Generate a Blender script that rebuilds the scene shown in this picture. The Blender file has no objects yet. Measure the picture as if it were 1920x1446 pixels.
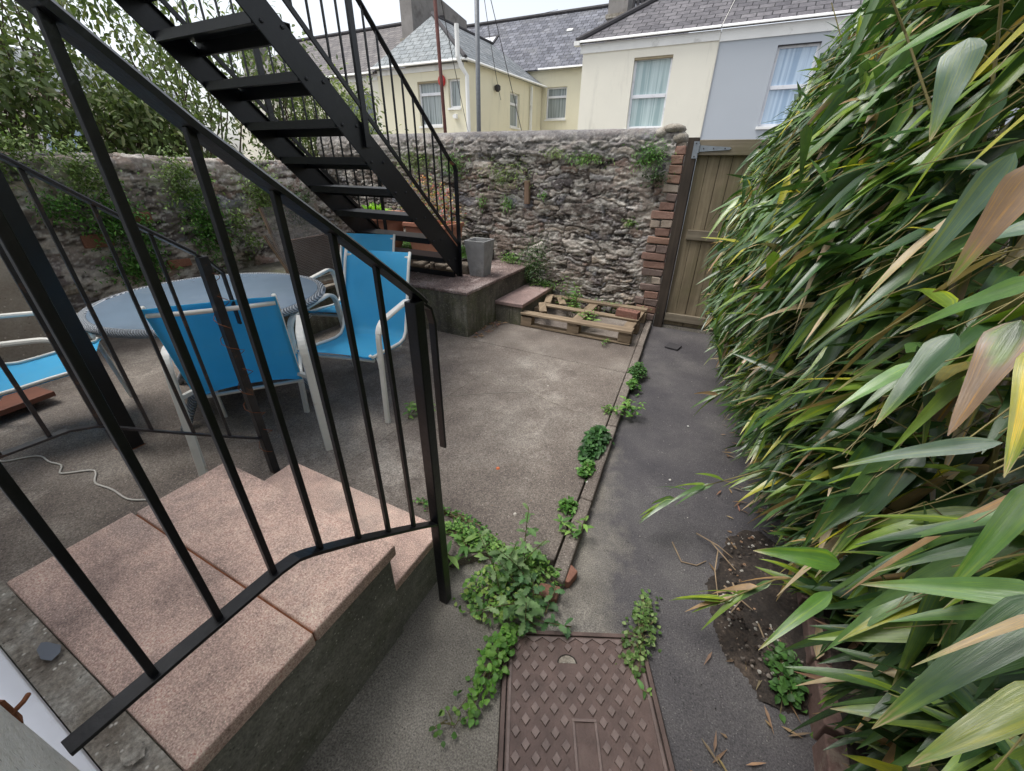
import bpy, math, random
import numpy as np
from mathutils import Vector, Matrix
random.seed(7); rng = np.random.default_rng(11)
PI = math.pi; R = math.radians
sc = bpy.context.scene
col = sc.collection

# ------------------------------------------------------------------ camera
FPX, PITCH, ROLL, YAW, HC = 756., R(28.6), R(0.8), R(26.6), 1.5
def cam_setup():
    cam = bpy.data.cameras.new('camera'); o = bpy.data.objects.new('camera', cam); col.objects.link(o)
    cam.sensor_width = 36; cam.lens = FPX/1920*36; cam.clip_start = .01; cam.clip_end = 500
    Rt = Vector((math.cos(YAW), math.sin(YAW), 0)); Yh = Vector((-math.sin(YAW), math.cos(YAW), 0)); Zv = Vector((0, 0, 1))
    Up = Yh*math.sin(PITCH)+Zv*math.cos(PITCH); Fw = Yh*math.cos(PITCH)-Zv*math.sin(PITCH)
    c, s = math.cos(ROLL), math.sin(ROLL)
    r2 = Rt*c+Up*s; u2 = Up*c-Rt*s
    m = Matrix((r2, u2, -Fw)).transposed().to_4x4(); m.translation = (0, 0, HC)
    o.matrix_world = m; sc.camera = o
cam_setup()

# ------------------------------------------------------------------ tagging
def tag(o, label=None, cat=None, group=None, kind=None):
    if label: o['label'] = label
    if cat: o['category'] = cat
    if group: o['group'] = group
    if kind: o['kind'] = kind
    return o
def thing(name, label, cat, loc=(0, 0, 0), rotz=0, group=None):
    o = bpy.data.objects.new(name, None); col.objects.link(o)
    o.location = loc; o.rotation_euler = (0, 0, rotz); o.empty_display_size = .1
    return tag(o, label, cat, group)
def root_of(o):
    while o.parent: o = o.parent
    return o

# ------------------------------------------------------------------ numpy mesh
def np_mesh(name, V, F, mat, parent=None, cols=None, fcols=None, smooth=False, luv=None, local=False, bevel=0):
    """V n*3, F list of arrays (m*k) of vertex ids"""
    V = np.asarray(V, dtype=np.float32)
    if parent is not None and not local:
        V = V-np.array(root_of(parent).location, dtype=np.float32)
    me = bpy.data.meshes.new(name)
    if isinstance(F, np.ndarray): F = [F]
    me.vertices.add(len(V)); me.vertices.foreach_set('co', V.ravel())
    nl = sum(f.size for f in F); me.loops.add(nl)
    me.loops.foreach_set('vertex_index', np.concatenate([f.ravel() for f in F]).astype(np.int32))
    st, off = [], 0
    for f in F:
        st.append(off+np.arange(len(f))*f.shape[1]); off += f.size
    st = np.concatenate(st).astype(np.int32)
    me.polygons.add(len(st)); me.polygons.foreach_set('loop_start', st)
    me.update(calc_edges=True); me.validate()
    me.polygons.foreach_set('use_smooth', np.full(len(me.polygons), bool(smooth)))
    if cols is not None:
        a = me.attributes.new('col', 'FLOAT_COLOR', 'POINT')
        c = np.ones((len(V), 4), dtype=np.float32); c[:, :3] = cols; a.data.foreach_set('color', c.ravel())
    if fcols is not None and len(me.polygons) == len(fcols):
        a = me.attributes.new('col', 'FLOAT_COLOR', 'FACE')
        c = np.ones((len(fcols), 4), dtype=np.float32); c[:, :3] = fcols; a.data.foreach_set('color', c.ravel())
    if luv is not None:
        a = me.attributes.new('luv', 'FLOAT_VECTOR', 'POINT'); a.data.foreach_set('vector', luv.astype(np.float32).ravel())
    me.materials.append(mat)
    o = bpy.data.objects.new(name, me); col.objects.link(o)
    if parent is not None: o.parent = parent
    if bevel:
        b = o.modifiers.new('bevel', 'BEVEL'); b.width = bevel; b.segments = 2; b.limit_method = 'ANGLE'; b.angle_limit = R(40)
    return o

def jc(c, a=.8, b=1.1, r=random):
    k = r.uniform(a, b); return tuple(q*k for q in c)
class MB:
    def __init__(s): s.v = []; s.f = {}; s.fc = {}; s.c = (1, 1, 1)
    def add(s, vs, fs):
        n = len(s.v); s.v += [tuple(p) for p in vs]
        for f in fs:
            s.f.setdefault(len(f), []).append([i+n for i in f]); s.fc.setdefault(len(f), []).append(s.c)
        return s
    def box(s, a, b, rot=0, jit=0):
        (x0, y0, z0), (x1, y1, z1) = a, b
        vs = [(x, y, z) for z in (z0, z1) for y in (y0, y1) for x in (x0, x1)]
        if jit: vs = [tuple(q+random.uniform(-jit, jit) for q in p) for p in vs]
        if rot:
            cx, cy = (x0+x1)/2, (y0+y1)/2; c, sn = math.cos(rot), math.sin(rot)
            vs = [(cx+(x-cx)*c-(y-cy)*sn, cy+(x-cx)*sn+(y-cy)*c, z) for x, y, z in vs]
        return s.add(vs, [(0, 2, 3, 1), (4, 5, 7, 6), (0, 1, 5, 4), (2, 6, 7, 3), (0, 4, 6, 2), (1, 3, 7, 5)])
    def bar(s, p0, p1, w, h, side=None):
        """rectangular bar; w along side vector, h along the other"""
        p0, p1 = Vector(p0), Vector(p1); d = (p1-p0).normalized()
        sd = Vector(side) if side else Vector((1, 0, 0))
        sd = (sd-d*sd.dot(d)); 
        if sd.length < 1e-4: sd = Vector((0, 1, 0))-d*d.y
        sd.normalize(); up = d.cross(sd)
        vs = [p+sd*a*w/2+up*b*h/2 for p in (p0, p1) for a, b in ((-1, -1), (1, -1), (1, 1), (-1, 1))]
        return s.add(vs, [(3, 2, 1, 0), (4, 5, 6, 7), (0, 1, 5, 4), (1, 2, 6, 5), (2, 3, 7, 6), (3, 0, 4, 7)])
    def sweep(s, path, prof, side=(1, 0, 0), closed=True):
        """prof list of (a,b) in side/up frame, swept along the path with mitred rings"""
        P = [Vector(p) for p in path]; n = len(P); rings = []; k = len(prof)
        for i in range(n):
            d = (P[min(i+1, n-1)]-P[max(i-1, 0)]).normalized()
            sd = Vector(side); sd = sd-d*sd.dot(d)
            if sd.length < 1e-3: sd = Vector((0, 0, 1))-d*d.z
            sd.normalize(); up = d.cross(sd)
            rings.append([P[i]+sd*a+up*b for a, b in prof])
        vs = [p for r_ in rings for p in r_]; fs = []
        for i in range(n-1):
            for j in range(k):
                fs.append((i*k+j, i*k+(j+1) % k, (i+1)*k+(j+1) % k, (i+1)*k+j))
        fs.append(tuple(reversed(range(k)))); fs.append(tuple((n-1)*k+j for j in range(k)))
        return s.add(vs, fs)
    def tube(s, path, r, n=8, r1=None, side=(1, 0, 0)):
        P = [Vector(p) for p in path]; m = len(P); rings = []; sd = None
        for i in range(m):
            d = (P[min(i+1, m-1)]-P[max(i-1, 0)]).normalized()
            if sd is None:
                sd = d.orthogonal().normalized()
            sd = (sd-d*sd.dot(d)).normalized(); up = d.cross(sd)
            rr = r if r1 is None else r+(r1-r)*i/(m-1)
            rings.append([P[i]+sd*rr*math.cos(2*PI*j/n)+up*rr*math.sin(2*PI*j/n) for j in range(n)])
        vs = [p for q in rings for p in q]; fs = []
        for i in range(m-1):
            for j in range(n): fs.append((i*n+j, i*n+(j+1) % n, (i+1)*n+(j+1) % n, (i+1)*n+j))
        fs.append(tuple(reversed(range(n)))); fs.append(tuple((m-1)*n+j for j in range(n)))
        return s.add(vs, fs)
    def lathe(s, prof, c=(0, 0, 0), n=40, sx=1, sy=1, sq=None):
        vs = [(c[0]+r*sx*math.cos(2*PI*j/n), c[1]+r*sy*math.sin(2*PI*j/n), c[2]+z) for r, z in prof for j in range(n)]
        fs = []
        for i in range(len(prof)-1):
            for j in range(n): fs.append((i*n+j, i*n+(j+1) % n, (i+1)*n+(j+1) % n, (i+1)*n+j))
        fs.append(tuple(reversed(range(n)))); fs.append(tuple((len(prof)-1)*n+j for j in range(n)))
        return s.add(vs, fs)
    def prism(s, poly, z0, z1):
        n = len(poly); vs = [(x, y, z0) for x, y in poly]+[(x, y, z1) for x, y in poly]
        return s.add(vs, [tuple(reversed(range(n))), tuple(range(n, 2*n))]+[(i, (i+1) % n, (i+1) % n+n, i+n) for i in range(n)])
    def slab(s, poly, n, th):
        """3D polygon thickened by th along n"""
        n = Vector(n)*th; k = len(poly); P = [Vector(p) for p in poly]
        return s.add([tuple(p) for p in P]+[tuple(p-n) for p in P], [tuple(range(k)), tuple(reversed(range(k, 2*k)))]+[((i+1) % k, i, i+k, (i+1) % k+k) for i in range(k)])
    def build(s, name, mat, parent=None, local=False, smooth=False, bevel=0, fc=False):
        ks = sorted(s.f); F = [np.array(s.f[k]) for k in ks]
        fcs = np.array([c for k in ks for c in s.fc[k]]) if fc else None
        return np_mesh(name, np.array(s.v), F, mat, parent, fcols=fcs, smooth=smooth, local=local, bevel=bevel)

def smooth_by_angle(o, a=40):
    me = o.data; me.polygons.foreach_set('use_smooth', np.ones(len(me.polygons), dtype=bool))
    try: me.set_sharp_from_angle(angle=R(a))
    except Exception: pass
    return o

# ------------------------------------------------------------------ numpy noise
def vnoise(x, y, seed=0):
    n = 256; lat = np.random.default_rng(seed+100).random((n, n))
    xi, yi = np.floor(x).astype(int), np.floor(y).astype(int); fx, fy = x-xi, y-yi
    fx = fx*fx*(3-2*fx); fy = fy*fy*(3-2*fy)
    a = lat[xi % n, yi % n]; b = lat[(xi+1) % n, yi % n]; c = lat[xi % n, (yi+1) % n]; d = lat[(xi+1) % n, (yi+1) % n]
    return (a*(1-fx)+b*fx)*(1-fy)+(c*(1-fx)+d*fx)*fy
def fbm(x, y, seed=0, o=4):
    t, a, s = 0, 1, 0
    for i in range(o):
        t = t+a*vnoise(x*2**i, y*2**i, seed+i*13); s += a; a *= .5
    return t/s
def sstep(a, b, x):
    t = np.clip((x-a)/(b-a), 0, 1); return t*t*(3-2*t)

# ------------------------------------------------------------------ materials
def srgb(r, g, b):
    f = lambda c: (c/255/12.92) if c/255 <= .04045 else ((c/255+.055)/1.055)**2.4
    return (f(r), f(g), f(b))
class NT:
    def __init__(s, name):
        m = bpy.data.materials.new(name); m.use_nodes = True; s.m = m; s.n = m.node_tree.nodes; s.l = m.node_tree.links
        s.b = s.n['Principled BSDF']; s.out = s.n['Material Output']; s.tc = s.n.new('ShaderNodeTexCoord')
    def node(s, t, **k):
        x = s.n.new(t)
        for a, b in k.items(): setattr(x, a, b)
        return x
    def noise(s, scale, detail=6, rough=.6, vec=None, sc3=None):
        x = s.node('ShaderNodeTexNoise'); x.inputs['Scale'].default_value = scale; x.inputs['Detail'].default_value = detail; x.inputs['Roughness'].default_value = rough
        v = vec or s.tc.outputs['Object']
        if sc3:
            mp = s.node('ShaderNodeMapping'); mp.inputs['Scale'].default_value = sc3; s.l.new(v, mp.inputs['Vector']); v = mp.outputs['Vector']
        s.l.new(v, x.inputs['Vector']); return x.outputs['Fac']
    def ramp(s, fac, stops):
        x = s.node('ShaderNodeValToRGB'); e = x.color_ramp.elements
        while len(e) < len(stops): e.new(.5)
        for q, (p, c) in zip(e, stops):
            q.position = p; q.color = (*c, 1) if not isinstance(c, (int, float)) else (c, c, c, 1)
        s.l.new(fac, x.inputs['Fac']); return x.outputs['Color']
    def mix(s, fac, a, b, mode='MIX'):
        x = s.node('ShaderNodeMix', data_type='RGBA', blend_type=mode)
        for i, v in ((0, fac), (6, a), (7, b)):
            if isinstance(v, (int, float)): x.inputs[i].default_value = v if i == 0 else (v, v, v, 1)
            elif isinstance(v, tuple): x.inputs[i].default_value = (*v, 1)
            else: s.l.new(v, x.inputs[i])
        return x.outputs[2]
    def math(s, op, a, b=0):
        x = s.node('ShaderNodeMath', operation=op)
        for i, v in ((0, a), (1, b)):
            if isinstance(v, (int, float)): x.inputs[i].default_value = v
            else: s.l.new(v, x.inputs[i])
        return x.outputs[0]
    def attr(s, n='col'):
        x = s.node('ShaderNodeAttribute', attribute_name=n); return x
    def bump(s, h, strength=.3, dist=.01):
        x = s.node('ShaderNodeBump'); x.inputs['Strength'].default_value = strength; x.inputs['Distance'].default_value = dist
        s.l.new(h, x.inputs['Height'])
        if s.b.inputs['Normal'].links: s.l.new(s.b.inputs['Normal'].links[0].from_socket, x.inputs['Normal'])
        s.l.new(x.outputs['Normal'], s.b.inputs['Normal'])
    def fin(s, c=None, rough=.8, metal=0, spec=.5):
        if c is not None:
            if isinstance(c, tuple): s.b.inputs['Base Color'].default_value = (*c, 1)
            else: s.l.new(c, s.b.inputs['Base Color'])
        if isinstance(rough, (int, float)): s.b.inputs['Roughness'].default_value = rough
        else: s.l.new(rough, s.b.inputs['Roughness'])
        s.b.inputs['Metallic'].default_value = metal; s.b.inputs['Specular IOR Level'].default_value = spec
        return s.m

def concrete(name, base, dark, light, speck=.5, moss=None, fine=140, scale=1.6, wet=0, rough=.85, bs=.5, white=.0, streak=False, zone=None):
    t = NT(name)
    c = t.ramp(t.noise(scale, 8, .65), [(.32, dark), (.5, base), (.7, light)])
    c = t.mix(t.ramp(t.noise(scale*4.3, 6, .7), [(.35, 0.), (.7, .6)]), c, dark)
    if zone:   # a second, paler and browner pour of concrete with a ragged edge
        sp = t.node('ShaderNodeSeparateXYZ'); t.l.new(t.tc.outputs['Object'], sp.inputs[0])
        e = t.math('SUBTRACT', t.math('ADD', t.math('MULTIPLY', sp.outputs['Y'], -.30), .33), sp.outputs['X'])
        e = t.math('ADD', e, t.math('MULTIPLY', t.math('SUBTRACT', t.noise(5, 7, .7), .5), .55))
        c = t.mix(t.ramp(e, [(.0, 0.), (.20, 1.)]), c, t.ramp(t.noise(2.1, 8, .7), [(.3, zone[0]), (.5, zone[1]), (.7, zone[2])]))
    if streak:
        c = t.mix(t.ramp(t.noise(3, 6, .6, sc3=(3, 3, .35)), [(.45, 0.), (.62, .75)]), c, tuple(q*.35 for q in base))
        c = t.mix(t.ramp(t.noise(4, 5, .6, sc3=(4, 4, .5)), [(.6, 0.), (.72, .5)]), c, light)
    if white:
        c = t.mix(t.ramp(t.noise(scale*1.3, 9, .75, sc3=(1, .8, 1)), [(.56, 0.), (.72, white)]), c, tuple(min(1, q*1.7+.05) for q in light))
    if moss: c = t.mix(t.ramp(t.noise(2.3, 7, .7, sc3=(1.1, 1, 1.3)), [(.50, 0.), (.68, .8)]), c, moss)
    f = t.noise(fine, 3, .7)
    c = t.mix(speck, c, t.ramp(f, [(.30, .18), (.5, .5), (.70, .88)]), 'OVERLAY')
    vo = t.node('ShaderNodeTexVoronoi'); vo.inputs['Scale'].default_value = fine*.55; t.l.new(t.tc.outputs['Object'], vo.inputs['Vector'])
    c = t.mix(t.ramp(vo.outputs['Distance'], [(.10, .8), (.22, 0.)]), c, t.mix(t.ramp(t.noise(fine*.3, 2), [(.45, 0.), (.55, 1.)]), tuple(q*.5 for q in dark), tuple(min(1, q*1.5+.03) for q in light)))
    t.bump(f, bs, .004); t.bump(t.noise(scale*9, 6), bs*.5, .012)
    return t.fin(c, rough)

def paint(name, c, rough=.5, var=.12, bump=.05, scale=6, dirt=None, spec=.5, metal=0, fine=60, streaks=False):
    t = NT(name)
    a = tuple(q*(1-var) for q in c); b = tuple(min(1, q*(1+var)) for q in c)
    k = t.ramp(t.noise(scale, 6), [(.3, a), (.7, b)])
    if dirt: k = t.mix(t.ramp(t.noise(scale*.7, 9, .75), [(dirt[1], 0.), (dirt[1]+.14, dirt[2])]), k, dirt[0])
    if streaks: k = t.mix(t.ramp(t.noise(2.2, 7, .7, sc3=(1, 1, .16)), [(.54, 0.), (.70, .5)]), k, tuple(q*.62 for q in c))
    t.bump(t.noise(fine, 5), bump*2, .004)
    return t.fin(k, rough, metal, spec)

def attr_mat(name, rough=.85, scale=40, amt=.5, bump=.4, spec=.4, moss=None, lichen=None):
    t = NT(name); c = t.attr().outputs['Color']
    c = t.mix(amt, c, t.ramp(t.noise(scale, 8, .75), [(.28, .12), (.5, .5), (.72, .88)]), 'SOFT_LIGHT')
    if lichen: c = t.mix(t.ramp(t.noise(5, 10, .8), [(.57, 0.), (.67, .8)]), c, lichen)
    if moss: c = t.mix(t.ramp(t.noise(1.7, 8, .75), [(.52, 0.), (.64, .75)]), c, moss)
    t.bump(t.noise(scale, 8, .75), bump, .012)
    return t.fin(c, rough, 0, spec)

def leaf_mat(name, rough=.42, transl=.3, streak=None, spec=.5, veins=True):
    t = NT(name); c = t.attr().outputs['Color']
    if streak:
        lu = t.attr('luv').outputs['Vector']
        n1 = t.noise(3, 3, .6, vec=lu, sc3=(5, .35, 1)); c = t.mix(t.ramp(n1, [(.5, 0.), (.66, .55)]), c, t.mix(1., c, streak, 'MULTIPLY'))
        n2 = t.noise(3, 2, .5, vec=lu, sc3=(14, .15, 1)); t.bump(n2, .22, .0015)
        c = t.mix(t.ramp(t.noise(1.3, 2, .5, vec=lu, sc3=(.9, .12, 1)), [(.60, 0.), (.66, .75)]), c, t.mix(1., c, (2.0, 1.55, .45), 'MULTIPLY'))
    c = t.mix(.35, c, t.ramp(t.noise(30, 4), [(.3, .25), (.7, .75)]), 'OVERLAY')
    t.fin(c, rough, 0, spec)
    tr = t.node('ShaderNodeBsdfTranslucent'); t.l.new(t.mix(1., c, (.9, 1., .5), 'MULTIPLY'), tr.inputs['Color'])
    mx = t.node('ShaderNodeMixShader'); mx.inputs[0].default_value = transl
    t.l.new(t.b.outputs[0], mx.inputs[1]); t.l.new(tr.outputs[0], mx.inputs[2]); t.l.new(mx.outputs[0], t.out.inputs['Surface'])
    return t.m

M = {}
M['patio'] = concrete('patio_concrete', srgb(124, 115, 106), srgb(90, 81, 75), srgb(156, 149, 139), speck=.95, white=.5, fine=150, scale=1.3)
M['asphalt'] = concrete('path_asphalt', srgb(84, 81, 82), srgb(58, 56, 60), srgb(108, 105, 102), speck=.9, fine=190, scale=1.1, rough=.66, bs=.7, white=.12, zone=(srgb(98, 93, 86), srgb(126, 121, 112), srgb(160, 154, 144)))
M['pad'] = concrete('pad_concrete', srgb(144, 138, 128), srgb(106, 102, 92), srgb(168, 162, 152), speck=.85, fine=160, scale=2.4, moss=srgb(104, 100, 80))
M['pinkslab'] = concrete('pink_paving', srgb(214, 182, 166), srgb(136, 118, 110), srgb(228, 200, 182), speck=.85, fine=230, scale=2.2, bs=.4, moss=srgb(156, 140, 132))
M['pinkslab2'] = concrete('dull_pink_paving', srgb(150, 126, 120), srgb(108, 96, 92), srgb(180, 158, 150), speck=.8, fine=200, scale=3)
M['stepside'] = concrete('mossy_render', srgb(136, 134, 124), srgb(88, 88, 78), srgb(172, 169, 156), speck=.5, fine=120, scale=2.5, moss=srgb(70, 74, 48), streak=False)
M['blockside'] = concrete('stained_concrete', srgb(112, 108, 96), srgb(52, 50, 44), srgb(156, 152, 136), speck=.5, fine=110, scale=2.2, streak=True, moss=srgb(80, 84, 52))
M['render_beige'] = concrete('beige_render', srgb(188, 178, 162), srgb(160, 148, 132), srgb(200, 190, 176), speck=.2, fine=60, scale=2, bs=.3)
M['render_white'] = concrete('white_render', srgb(236, 236, 230), srgb(214, 214, 206), srgb(242, 242, 238), speck=.35, fine=130, scale=3, bs=.8)
M['mortar'] = concrete('sill_mortar', srgb(150, 143, 130), srgb(104, 94, 82), srgb(190, 186, 176), speck=.6, fine=90, scale=6, bs=.8)
M['upvc'] = paint('white_upvc', (.78, .79, .82), .35, .04, .01, dirt=((.35, .32, .27), .55, .5))
M['black'] = paint('black_gloss_paint', (.006, .0065, .008), .28, .4, .15, 30, dirt=((.05, .035, .025), .60, .6), fine=45)
M['black2'] = paint('black_satin_steel', (.007, .0075, .009), .38, .3, .10, 18, dirt=((.03, .03, .03), .58, .5), fine=30)
M['blackold'] = paint('weathered_black_paint', (.020, .019, .022), .36, .4, .2, 25, dirt=((.16, .07, .03), .56, .8), fine=50)
M['rust'] = paint('rust', (.22, .08, .035), .9, .4, .4, 40)
M['rustpole'] = paint('rusty_pole', (.10, .035, .028), .85, .35, .3, 10)
M['galv'] = paint('galvanised', (.30, .33, .36), .45, .15, .05, 20, metal=.6)
M['greymetal'] = paint('grey_pole', (.17, .18, .19), .55, .15, .05, 20, metal=.3)
M['zinc'] = paint('grey_fibre_planter', (.30, .30, .295), .65, .25, .12, 5, dirt=((.09, .085, .08), .50, .6))
M['terra'] = paint('terracotta', (.45, .20, .13), .85, .15, .1, 8, dirt=((.5, .36, .3), .56, .4))
M['white_tube'] = paint('white_powder_coat', (.78, .77, .71), .4, .06, .03, 12, dirt=((.42, .22, .10), .60, .75))
M['cable'] = paint('white_cable', (.55, .53, .48), .6, .1, .05)
M['board'] = paint('brown_board', (.20, .075, .045), .6, .2, .1, 6)
M['iron'] = paint('cast_iron', (.125, .084, .072), .62, .3, .25, 14, dirt=((.17, .13, .11), .55, .6), metal=.15, fine=90)
M['brick'] = attr_mat('old_brick', scale=60, lichen=srgb(150, 138, 124))
M['stone'] = attr_mat('rubble_stone', scale=46, amt=.9, bump=.9, lichen=srgb(152, 146, 134))
M['stonel'] = attr_mat('mossy_rubble_stone', scale=30, amt=.7, bump=.8, moss=srgb(70, 72, 44), lichen=srgb(140, 134, 118))
M['soil'] = concrete('dark_soil', srgb(52, 44, 38), srgb(30, 26, 23), srgb(84, 72, 62), speck=.8, fine=90, scale=7, bs=1)
M['ground'] = concrete('rough_ground', srgb(96, 92, 82), srgb(70, 66, 58), srgb(116, 112, 100), fine=40)
M['cream'] = paint('cream_render', srgb(233, 229, 214), .9, .025, .08, 1.2, dirt=(srgb(204, 200, 182), .62, .4), streaks=True)
M['yellow'] = paint('yellow_render', srgb(230, 224, 198), .9, .03, .08, 1.2, dirt=(srgb(200, 194, 170), .60, .4), streaks=True)
M['blue'] = paint('pale_blue_render', srgb(180, 186, 192), .9, .02, .06, 1.2, dirt=(srgb(140, 148, 158), .62, .4))
M['fascia'] = paint('white_fascia', srgb(236, 236, 232), .6, .05, .04, 3, dirt=(srgb(150, 150, 140), .58, .5))
M['chimney'] = paint('chimney_render', srgb(140, 136, 132), .95, .15, .3, 2.5, dirt=(srgb(96, 90, 84), .5, .7))
M['lead'] = paint('dark_ridge', srgb(62, 60, 62), .8, .2, .1, 4)
M['reveal'] = paint('window_reveal', srgb(150, 138, 112), .9, .12, .05, 4)
M['curtain'] = None
M['redplastic'] = paint('red_plastic', (.55, .03, .03), .4, .05, .0)
M['leaf'] = leaf_mat('leaf_green', .55, .3)
M['petal'] = leaf_mat('petal', .7, .3)
M['bamboo'] = leaf_mat('bamboo_leaf', .27, .26, streak=(1.9, 1.5, .55), spec=.8)
M['stem'] = paint('plant_stem', (.13, .11, .045), .7, .3, .1, 10)
M['cane'] = paint('bamboo_cane', (.20, .17, .06), .55, .35, .1, 8)
M['twig'] = paint('dry_twig', (.30, .22, .14), .8, .3, .1, 10)
M['woody'] = paint('shrub_wood', (.10, .075, .05), .9, .3, .2, 8)

def wood(name, c1, c2, sc3=(30, 2, 2), moss=None, rough=.8):
    t = NT(name)
    c = t.ramp(t.noise(1.2, 8, .65, sc3=sc3), [(.3, c1), (.68, c2)])
    c = t.mix(t.ramp(t.noise(2.2, 6), [(.45, 0.), (.7, .6)]), c, tuple(q*.62 for q in c1))
    if moss: c = t.mix(t.ramp(t.noise(1.6, 6), [(.5, 0.), (.66, .55)]), c, moss)
    t.bump(t.noise(1.5, 8, .7, sc3=sc3), .4, .006)
    return t.fin(c, rough, 0, .3)
M['gate'] = wood('weathered_gate_timber', srgb(114, 102, 82), srgb(154, 141, 116), (26, 26, 1.2), srgb(108, 106, 74))
M['gaterail'] = wood('gate_rail_timber', srgb(106, 97, 82), srgb(148, 138, 120), (1.2, 20, 26), srgb(104, 100, 70))
M['darkwood'] = wood('dark_post_timber', srgb(52, 46, 42), srgb(82, 72, 62), (26, 26, 1.2))
M['pallet'] = wood('pallet_timber', srgb(118, 102, 84), srgb(164, 146, 122), (2, 22, 22))
M['palletv'] = wood('pallet_cross_timber', srgb(118, 102, 84), srgb(160, 142, 118), (22, 2, 22))
M['oldframe'] = wood('old_frame_timber', srgb(90, 72, 58), srgb(134, 114, 94), (20, 4, 4))

def slate(name, c1, c2, sx, sy, axis, mortar=(.02, .02, .022), lich=.35):
    """slates: brick pattern laid on the sloping plane; axis 'u' courses along X, 'v' along Y"""
    t = NT(name)
    sp = t.node('ShaderNodeSeparateXYZ'); t.l.new(t.tc.outputs['Object'], sp.inputs[0])
    cb = t.node('ShaderNodeCombineXYZ'); t.l.new(sp.outputs['X' if axis == 'u' else 'Y'], cb.inputs['X'])
    t.l.new(t.math('MULTIPLY', sp.outputs['Z'], 1.9), cb.inputs['Y'])
    br = t.node('ShaderNodeTexBrick'); t.l.new(cb.outputs[0], br.inputs['Vector'])
    br.inputs['Scale'].default_value = 1; br.inputs['Brick Width'].default_value = sx; br.inputs['Row Height'].default_value = sy
    br.inputs['Mortar Size'].default_value = .012; br.inputs['Mortar Smooth'].default_value = .1; br.inputs['Bias'].default_value = 0
    br.inputs['Color1'].default_value = (*c1, 1); br.inputs['Color2'].default_value = (*c2, 1); br.inputs['Mortar'].default_value = (*mortar, 1)
    c = t.mix(t.ramp(t.noise(1.1, 10, .75), [(.5, 0.), (.68, lich)]), br.outputs['Color'], srgb(150, 150, 146))
    c = t.mix(.6, c, t.ramp(t.noise(9, 6, .7), [(.3, .2), (.7, .8)]), 'OVERLAY')
    fr = t.math('FRACT', t.math('DIVIDE', t.math('MULTIPLY', sp.outputs['Z'], 1.9), sy))
    t.bump(fr, .8, .03); t.bump(br.outputs['Fac'], .5, -.02)
    return t.fin(c, .75, 0, .3)
M['slate_main'] = slate('slate_purple', srgb(84, 82, 86), srgb(112, 109, 112), .32, .22, 'u', lich=.15)
M['slate_far'] = slate('slate_grey', srgb(88, 90, 98), srgb(124, 126, 134), .30, .26, 'u', lich=.3)
M['slate_front'] = slate('slate_green', srgb(128, 134, 136), srgb(148, 153, 154), .34, .26, 'u', mortar=(.08, .09, .09), lich=.3)
M['slate_side'] = slate('slate_side', srgb(116, 122, 126), srgb(146, 150, 152), .34, .24, 'v', lich=.3)
M['slate_left'] = slate('slate_brown', srgb(96, 92, 92), srgb(122, 117, 114), .34, .22, 'u', lich=.15)

def glassy(name, c1, c2, freq, axis='X', rough=.08):
    t = NT(name)
    sp = t.node('ShaderNodeSeparateXYZ'); t.l.new(t.tc.outputs['Object'], sp.inputs[0])
    w = t.noise(1, 3, .5, sc3=(freq, freq, .25))
    c = t.ramp(w, [(.35, c1), (.5, c2), (.62, c1)])
    m = t.fin(c, .7, 0, .5); t.b.inputs['Coat Weight'].default_value = 1.; t.b.inputs['Coat Roughness'].default_value = .03
    return m
M['pane'] = glassy('glass_with_curtain', srgb(142, 166, 168), srgb(184, 202, 202), 9)
M['paneblue'] = glassy('glass_blue_curtain', srgb(146, 172, 198), srgb(192, 212, 230), 7)
M['panelace'] = glassy('glass_lace', srgb(98, 108, 110), srgb(160, 170, 170), 16)
M['panedark'] = glassy('dark_glass', srgb(84, 92, 98), srgb(110, 118, 124), 2)
M['tableglass'] = paint('obscured_table_glass', srgb(112, 130, 148), .25, .06, .05, 5, dirt=(srgb(140, 150, 158), .55, .5), spec=.6)
def wicker():
    t = NT('grey_wicker'); w = t.node('ShaderNodeTexWave'); w.inputs['Scale'].default_value = 34; w.inputs['Distortion'].default_value = 1.5; w.inputs['Detail'].default_value = 1
    w.bands_direction = 'DIAGONAL'; t.l.new(t.tc.outputs['Object'], w.inputs['Vector'])
    c = t.ramp(w.outputs['Fac'], [(.2, srgb(112, 118, 124)), (.7, srgb(172, 178, 184))]); t.bump(w.outputs['Fac'], .9, .01)
    return t.fin(c, .6)
M['wicker'] = wicker()
def sling():
    t = NT('blue_sling_fabric')
    n = t.noise(2.5, 4); c = t.ramp(n, [(.3, (.08, .50, .80)), (.7, (.12, .60, .88))])
    c = t.mix(t.ramp(t.noise(7, 9, .8), [(.52, 0.), (.66, .35)]), c, (.22, .50, .62))
    w = t.noise(420, 1); t.bump(w, .3, .001)
    t.fin(c, .62, 0, .35)
    tr = t.node('ShaderNodeBsdfTranslucent'); tr.inputs['Color'].default_value = (.05, .58, .92, 1)
    tp = t.node('ShaderNodeBsdfTransparent'); tp.inputs['Color'].default_value = (.5, .8, 1, 1)
    a = t.node('ShaderNodeMixShader'); a.inputs[0].default_value = .35; t.l.new(t.b.outputs[0], a.inputs[1]); t.l.new(tr.outputs[0], a.inputs[2])
    b = t.node('ShaderNodeMixShader'); b.inputs[0].default_value = .12; t.l.new(a.outputs[0], b.inputs[1]); t.l.new(tp.outputs[0], b.inputs[2])
    t.l.new(b.outputs[0], t.out.inputs['Surface']); return t.m
M['sling'] = sling()

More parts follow.
